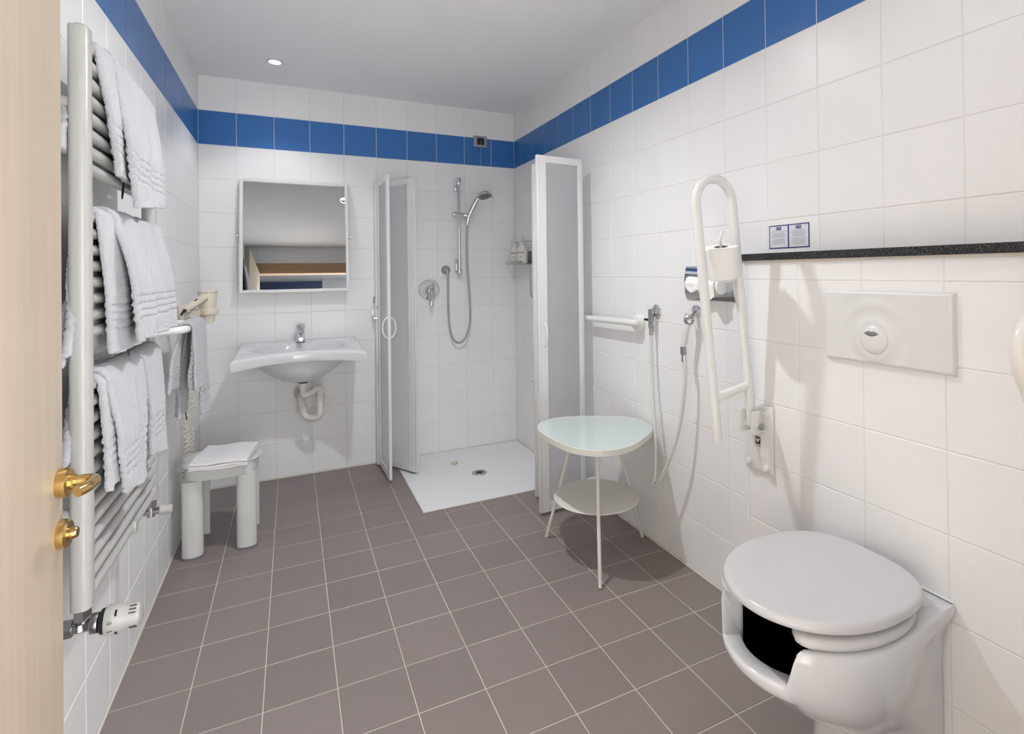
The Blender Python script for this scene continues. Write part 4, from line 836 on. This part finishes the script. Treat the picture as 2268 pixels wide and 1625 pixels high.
# ------------------------------------------------------------------ recessed paper holder
ph_ = thing('paper_holder', 'recessed chrome toilet paper holder on the right wall behind the support rail', 'holder', (W, -2.033, 1.12))
py0, py1, pz0, pz1 = -2.170, -1.900, 1.120, 1.256
def arcplate(y): 
    return 0
rows = []
for i in range(25):
    t = i / 24; z = pz0 + (pz1 - pz0) * t; dx = 0.006 + 0.012 * (1 - (2 * t - 1) ** 2)
    rows.append([(W - dx, y, z) for y in [py0 + (py1 - py0) * j / 8 for j in range(9)]])
rows = [[(W - 0.0005, y, pz0) for y in [py0 + (py1 - py0) * j / 8 for j in range(9)]]] + rows + [[(W - 0.0005, y, pz1) for y in [py0 + (py1 - py0) * j / 8 for j in range(9)]]]
part('chrome_cover', B().loft(rows, cap0=False, cap1=False, closed=False).prism([(W - 0.0005, pz0)] + [(r_[0][0], r_[0][2]) for r_ in rows[1:-1]] + [(W - 0.0005, pz1)], py0 - 0.001, py0, lambda a, b_, h_: (a, h_, b_)).prism([(W - 0.0005, pz0)] + [(r_[0][0], r_[0][2]) for r_ in rows[1:-1]] + [(W - 0.0005, pz1)], py1, py1 + 0.001, lambda a, b_, h_: (a, h_, b_)), CHROME, ph_)
part('opening', B().lathe([(0.050, 0.0), (0.050, 0.0016), (0.046, 0.0020), (0.001, 0.0012)], (W - 0.0185, -2.025, 1.190), (-1, 0, 0), 32), BLACKP, ph_, 'dark round opening')
r3 = thing('toilet_roll', 'toilet roll inside the chrome holder, its torn end hanging out', 'toilet roll', (1.945, -2.06, 1.15))
part('paper', B().lathe([(0.010, 0), (0.026, 0.0005), (0.029, 0.004), (0.029, 0.112), (0.026, 0.1155), (0.010, 0.116)], (1.9415, -2.133, 1.176), (0, 1, 0), 40), TISSUE, r3)
rows = []
for i in range(22):
    s_ = i / 21; row = []
    for j in range(30):
        t = j / 29; y = -2.115 + 0.160 * t - 0.012 * s_
        ln = 0.020 + 0.022 * (0.5 + 0.5 * math.sin(t * 9 + 0.6)) + 0.032 * max(0, 1 - abs(t - 0.30) / 0.25) - 0.012 * t
        a = min(s_ * 1.6, 1) * 1.35
        z = 1.176 + 0.033 * math.cos(0.1 + a) - max(0, s_ - 0.62) / 0.38 * ln + 0.010 * (t - .3)
        x = 1.9405 - 0.033 * math.sin(0.1 + a) - 0.004 * mnoise.noise(Vector((t * 7, s_ * 6, 1))) - 0.002 * s_
        row.append((x, y, z))
    rows.append(row)
tn = B()
part('torn_sheet', B().loft(rows, cap0=False, cap1=False, closed=False), TISSUE, r3)

# ------------------------------------------------------------------ printed notice
ng = thing('notice_card', 'blue-edged two-panel printed notice above the black ledge', 'sign', (W, -2.404, 1.31))
ny0, ny1, nz0, nz1 = 2.325, 2.483, 1.310, 1.389
NF = frame_m((W - 0.0004, 0, 0), (0, -1, 0), Z)
part('card', B().box((ny0, nz0, 0), (ny1, nz1, 0.0008), mtx=NF), NAVY, ng, 'navy card border')
mid = (ny0 + ny1) / 2
for k, (a, b_) in enumerate(((ny0 + 0.0035, mid - 0.0028), (mid + 0.0028, ny1 - 0.0035))):
    pg = part('page', B().box((a, nz0 + 0.0035, 0.0006), (b_, nz1 - 0.0035, 0.0011), mtx=NF), PAPERW, ng, 'white page')
    c = (a + b_) / 2
    part('logo', B().box((c - 0.0105, nz1 - 0.017, 0.0010), (c + 0.0105, nz1 - 0.0055, 0.0014), mtx=NF), NAVY, pg, 'navy logo block')
    lg = B(); arc = [(c - 0.0045 + 0.004 * math.cos(x_), nz1 - 0.0115 + 0.004 * math.sin(x_), 0.0014) for x_ in [0.3 + 5 * i / 10 for i in range(11)]]
    lg.tube([NF @ Vector(p) for p in arc], 0.0007, 5); lg.box((c - 0.001, nz1 - 0.0085, 0.0013), (c + 0.009, nz1 - 0.0078, 0.0016), mtx=NF)
    for i in range(3): lg.box((c + 0.001, nz1 - 0.0105 - 0.0018 * i, 0.0013), (c + 0.009 - 0.001 * (i == 2), nz1 - 0.0099 - 0.0018 * i, 0.0016), mtx=NF)
    part('logo_mark', lg, PAPERW, pg)
    ln = B(); rnd = random.Random(3 + k)
    zl = nz1 - 0.0275 if k == 0 else nz1 - 0.0205
    skip = {7, 8, 9} if k == 0 else {10}
    nln = 16 if k == 0 else 21
    for i in range(nln):
        if i in skip: continue
        z = zl - 0.0024 * i
        if z < nz0 + 0.005: break
        x_ = c - rnd.uniform(0.022, 0.031); xe = c + (c - x_)
        while x_ < xe:
            wd = rnd.uniform(0.003, 0.009); ln.box((x_, z, 0.0010), (min(x_ + wd, xe), z + 0.0010, 0.0013), mtx=NF); x_ += wd + 0.0010
    part('text_lines', ln, INK, pg)['kind'] = 'stuff'
    if k == 0:
        text('DIMENTICATO QUALCOSA?', 0.0050, NF @ Matrix.Translation((c, nz1 - 0.0215, 0.0012)), INK, pg)
        text('Forgot Something?', 0.0056, NF @ Matrix.Translation((c, nz1 - 0.0475, 0.0012)), INK, pg)
    else:
        rc = B(); o_ = Vector((b_ - 0.0095, nz1 - 0.0085, 0.0013))
        for i in range(3):
            a0 = PI / 2 + 2 * PI * i / 3; a1 = a0 + 2 * PI / 3
            p0, p1 = o_ + Vector((math.cos(a0), math.sin(a0), 0)) * 0.004, o_ + Vector((math.cos(a1), math.sin(a1), 0)) * 0.004
            rc.tube([NF @ p0.lerp(p1, 0.18), NF @ p0.lerp(p1, 0.8)], 0.0006, 5)
        part('recycling_symbol', rc, INK, pg)

# ------------------------------------------------------------------ flush plate
fp = thing('flush_plate', 'white rectangular flush plate with ripples and a round button', 'flush plate', (BX, -2.778, 0.985))
fy0, fy1, fz0, fz1 = 2.611, 2.945, 0.985, 1.180
bcu, bcv = 2.758, 1.052
bm = bmesh.new(); nu, nv = 110, 66; g = []
for i in range(nu + 1):
    row = []
    for j in range(nv + 1):
        a, b_ = i / nu, j / nv; uu = fy0 + (fy1 - fy0) * a; vv = fz0 + (fz1 - fz0) * b_
        d_ = math.hypot(uu - bcu, vv - bcv); rip = 0.0021 * math.cos((d_ - 0.045) / 0.048 * 2 * PI) * math.exp(-max(0, d_ - 0.05) / 0.075) * (1 if d_ > 0.03 else 0.2)
        e = min((uu - fy0), (fy1 - uu), (vv - fz0), (fz1 - vv)); rn = min(1, e / 0.008); hgt = 0.013 * math.sqrt(max(0, 1 - (1 - rn) ** 2)) + rip * rn + 0.003 * math.exp(-(d_ / 0.07) ** 2) * rn
        row.append(bm.verts.new((BX - 0.0006 - hgt, -uu, vv)))
    g.append(row)
for i in range(nu):
    for j in range(nv): bm.faces.new((g[i][j], g[i][j + 1], g[i + 1][j + 1], g[i + 1][j]))
bmesh.ops.recalc_face_normals(bm, faces=bm.faces)
part('plate', bm, PLAST, fp, ang=60)
bo = Vector((BX - 0.0135, -bcu, bcv))
bt = part('button', B().lathe([(0.0385, -0.002), (0.038, 0.004), (0.035, 0.0075), (0.026, 0.0100), (0.001, 0.0115)], bo, (-1, 0, 0), 40), PLAST, fp)
part('button_gap', B().lathe([(0.0402, 0.0), (0.0402, 0.0018), (0.038, 0.0018)], bo, (-1, 0, 0), 40, cap=False), GREYP, fp, 'dark gap around the button')
lens_ = []
for sgn in (1, -1):
    for i in range(10):
        t = (-1 + 2 * i / 10) * sgn; lens_.append((t * 0.019, sgn * 0.0075 * (1 - t * t)))
part('half_flush_button', B().loft([[(BX - 0.0135 - x_, -bcu + 0.002 - a * k, bcv + 0.0165 + b_ * k) for a, b_ in lens_] for x_, k in ((0.006, 1), (0.0115, 1), (0.0122, 0.85))]), STEEL, bt, 'silver leaf-shaped half flush button')

# ------------------------------------------------------------------ toilet
YC = -2.765
tl = thing('toilet', 'white accessible toilet with front cut-out, closed lid and open-front seat', 'toilet', (1.65, YC, 0))
NS = 192
def sect(xf, xm, xb, hw_, hwb, ef=2.05):
    """closed outline, angle 0 at the back centre; returns list of (x, y)"""
    out = []
    n4 = NS // 4
    # near side: back -> widest
    for i in range(n4):
        t = i / n4; s_ = t * t * (3 - 2 * t)
        out.append((xb + (xm - xb) * t, hwb + (hw_ - hwb) * s_))
    for i in range(n4 * 2 + 1):
        a = PI / 2 - PI * i / (n4 * 2); c, s_ = math.cos(a), math.sin(a)
        out.append((xm - (xm - xf) * abs(c) ** (2 / ef), hw_ * math.copysign(abs(s_) ** (2 / ef), s_)))
    for i in range(n4 - 1, 0, -1):
        t = i / n4; s_ = t * t * (3 - 2 * t); out.append((xb + (xm - xb) * t, -(hwb + (hw_ - hwb) * s_)))
    return out
RIM = 0.452
def notch(x, y):
    if x > 1.56: return 0.0
    k = abs(y - 0.0) / 0.098
    if k >= 1.12: return 0.0
    return 0.082 * (1 if k < 0.88 else 0.5 * (1 + math.cos(PI * (k - 0.88) / 0.24)))
outer = [(0.0, 1.648, 1.72, 1.879, 0.082, 0.135), (0.02, 1.650, 1.72, 1.879, 0.080, 0.135), (0.09, 1.660, 1.72, 1.879, 0.078, 0.136), (0.138, 1.664, 1.72, 1.879, 0.078, 0.137),
         (0.150, 1.655, 1.71, 1.879, 0.083, 0.138), (0.172, 1.612, 1.69, 1.879, 0.100, 0.138), (0.205, 1.552, 1.67, 1.879, 0.122, 0.138), (0.26, 1.478, 1.650, 1.879, 0.152, 0.138), (0.31, 1.426, 1.635, 1.879, 0.173, 0.138),
         (0.36, 1.394, 1.63, 1.879, 0.186, 0.140), (0.395, 1.383, 1.63, 1.879, 0.190, 0.150), (0.425, 1.378, 1.63, 1.879, 0.190, 0.166), (0.443, 1.378, 1.63, 1.879, 0.189, 0.168), (0.450, 1.381, 1.63, 1.878, 0.186, 0.167), (RIM, 1.388, 1.63, 1.876, 0.180, 0.164)]
rows = []
for z, xf, xm, xb, hw_, hwb in outer:
    row = []
    for x, y in sect(xf, xm, xb, hw_, hwb):
        n0 = notch(x, y); zz = z
        if n0 > 0 and z > 0.31: zz = 0.31 + (z - 0.31) * (RIM - n0 - 0.31) / (RIM - 0.31)
        row.append((x, YC + y, zz))
    rows.append(row)
inner = [(RIM, 1.418, 1.63, 1.800, 0.150, 0.13), (RIM - 0.006, 1.424, 1.63, 1.795, 0.145, 0.126), (RIM - 0.03, 1.428, 1.63, 1.79, 0.142, 0.124)]
for z, xf, xm, xb, hw_, hwb in inner:
    row = []
    for x, y in sect(xf, xm, xb, hw_, hwb):
        n0 = notch(x + 0.0, y * 0.186 / hw_ * 0.86); zz = z - n0
        row.append((x, YC + y, zz))
    rows.append(row)
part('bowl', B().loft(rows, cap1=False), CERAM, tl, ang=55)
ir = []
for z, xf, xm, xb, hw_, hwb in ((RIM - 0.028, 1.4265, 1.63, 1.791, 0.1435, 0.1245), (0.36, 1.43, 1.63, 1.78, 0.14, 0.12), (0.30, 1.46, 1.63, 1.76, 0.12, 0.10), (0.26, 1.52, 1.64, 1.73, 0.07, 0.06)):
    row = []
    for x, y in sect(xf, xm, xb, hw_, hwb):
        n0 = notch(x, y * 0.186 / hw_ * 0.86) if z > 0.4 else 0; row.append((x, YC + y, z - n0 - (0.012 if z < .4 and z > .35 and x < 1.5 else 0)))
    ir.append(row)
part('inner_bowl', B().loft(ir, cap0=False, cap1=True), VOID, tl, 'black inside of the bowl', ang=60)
def oval(xf, xm, xb, hw_, n_=96, ef=2.05, eb=2.7):
    P = []
    for i in range(n_):
        a = 2 * PI * i / n_; c, s_ = math.cos(a), math.sin(a); e = ef if c < 0 else eb
        sx = math.copysign(abs(c) ** (2 / e), c); sy = math.copysign(abs(s_) ** (2 / e), s_); P.append((xm + sx * ((xb - xm) if c > 0 else (xm - xf)), YC + sy * hw_))
    return P
def slab(pl, z0, z1, r_, dome=0.0):
    cx_ = sum(p[0] for p in pl) / len(pl); cy_ = sum(p[1] for p in pl) / len(pl)
    def ins(d_): return [(cx_ + (x - cx_) * (1 - d_ / 0.2), cy_ + (y - cy_) * (1 - d_ / 0.2)) for x, y in pl]
    rw = []; n_ = 6
    for i in range(n_ + 1):
        a = PI / 2 * i / n_; d_ = r_ * (1 - math.sin(a)); rw.append([(x, y, z0 + r_ * (1 - math.cos(a))) for x, y in ins(d_)])
    for i in range(n_ + 1):
        a = PI / 2 * i / n_; d_ = r_ * (1 - math.cos(a)); rw.append([(x, y, z1 - r_ + r_ * math.sin(a)) for x, y in ins(d_)])
    for k in (0.03, 0.06, 0.1, 0.14, 0.18): rw.append([(x, y, z1 + dome * (k / 0.18) ** .7) for x, y in ins(r_ + (k - r_) if k > r_ else r_)])
    return rw
lid = part('lid', B().loft(slab(oval(1.386, 1.62, 1.836, 0.188), 0.487, 0.512, 0.0115, 0.002)), SEATM, tl, ang=60)
# seat: open-front horseshoe
def seat_sec():
    rw = []; n_ = 90
    a0 = 0.50
    for i in range(n_ + 1):
        t = i / n_; a = PI + a0 + (2 * PI - 2 * a0) * t     # starts at the near front end, runs round the back
        c, s_ = math.cos(a), math.sin(a)
        xo, yo = 1.62 + (0.236 if c < 0 else 0.205) * math.copysign(abs(c) ** 0.92, c), 0.189 * math.copysign(abs(s_) ** 0.92, s_)
        xi, yi = 1.62 + (0.165 if c < 0 else 0.15) * c, 0.118 * s_
        taper = min(1, math.sqrt(max(0, 1 - (1 - min(1, min(t, 1 - t) / 0.045)) ** 2)) + 0.03)
        co = Vector(((xo + xi) / 2, (yo + yi) / 2)); dv = (Vector((xo, yo)) - co) * taper; z0, z1 = 0.4545, 0.4835; zc = (z0 + z1) / 2; hz2 = (z1 - z0) / 2 * (0.35 + .65 * taper)
        sec = []
        for j in range(16):
            b_ = 2 * PI * j / 16; cc, ss = math.cos(b_), math.sin(b_)
            q = co + dv * math.copysign(abs(cc) ** .7, cc); sec.append((q.x, YC + q.y, zc + hz2 * math.copysign(abs(ss) ** .7, ss)))
        rw.append(sec)
    return rw
part('seat', B().loft(seat_sec()), SEATM, tl, ang=60)
for s_ in (-1, 1):
    part('hinge', B().cyl((1.828, YC + s_ * 0.075 - 0.02, 0.482), (1.828, YC + s_ * 0.075 + 0.02, 0.482), 0.011, 14).box((1.822, YC + s_ * 0.075 - 0.012, 0.4525), (1.842, YC + s_ * 0.075 + 0.012, 0.482)), STEEL, tl)
part('wall_sealant', B().tube([(1.8775, YC - 0.166, 0.440), (1.8775, YC - 0.163, 0.4535), (1.8775, YC + 0.163, 0.4535), (1.8775, YC + 0.166, 0.440)], 0.0028, 6), PLASTER, tl)
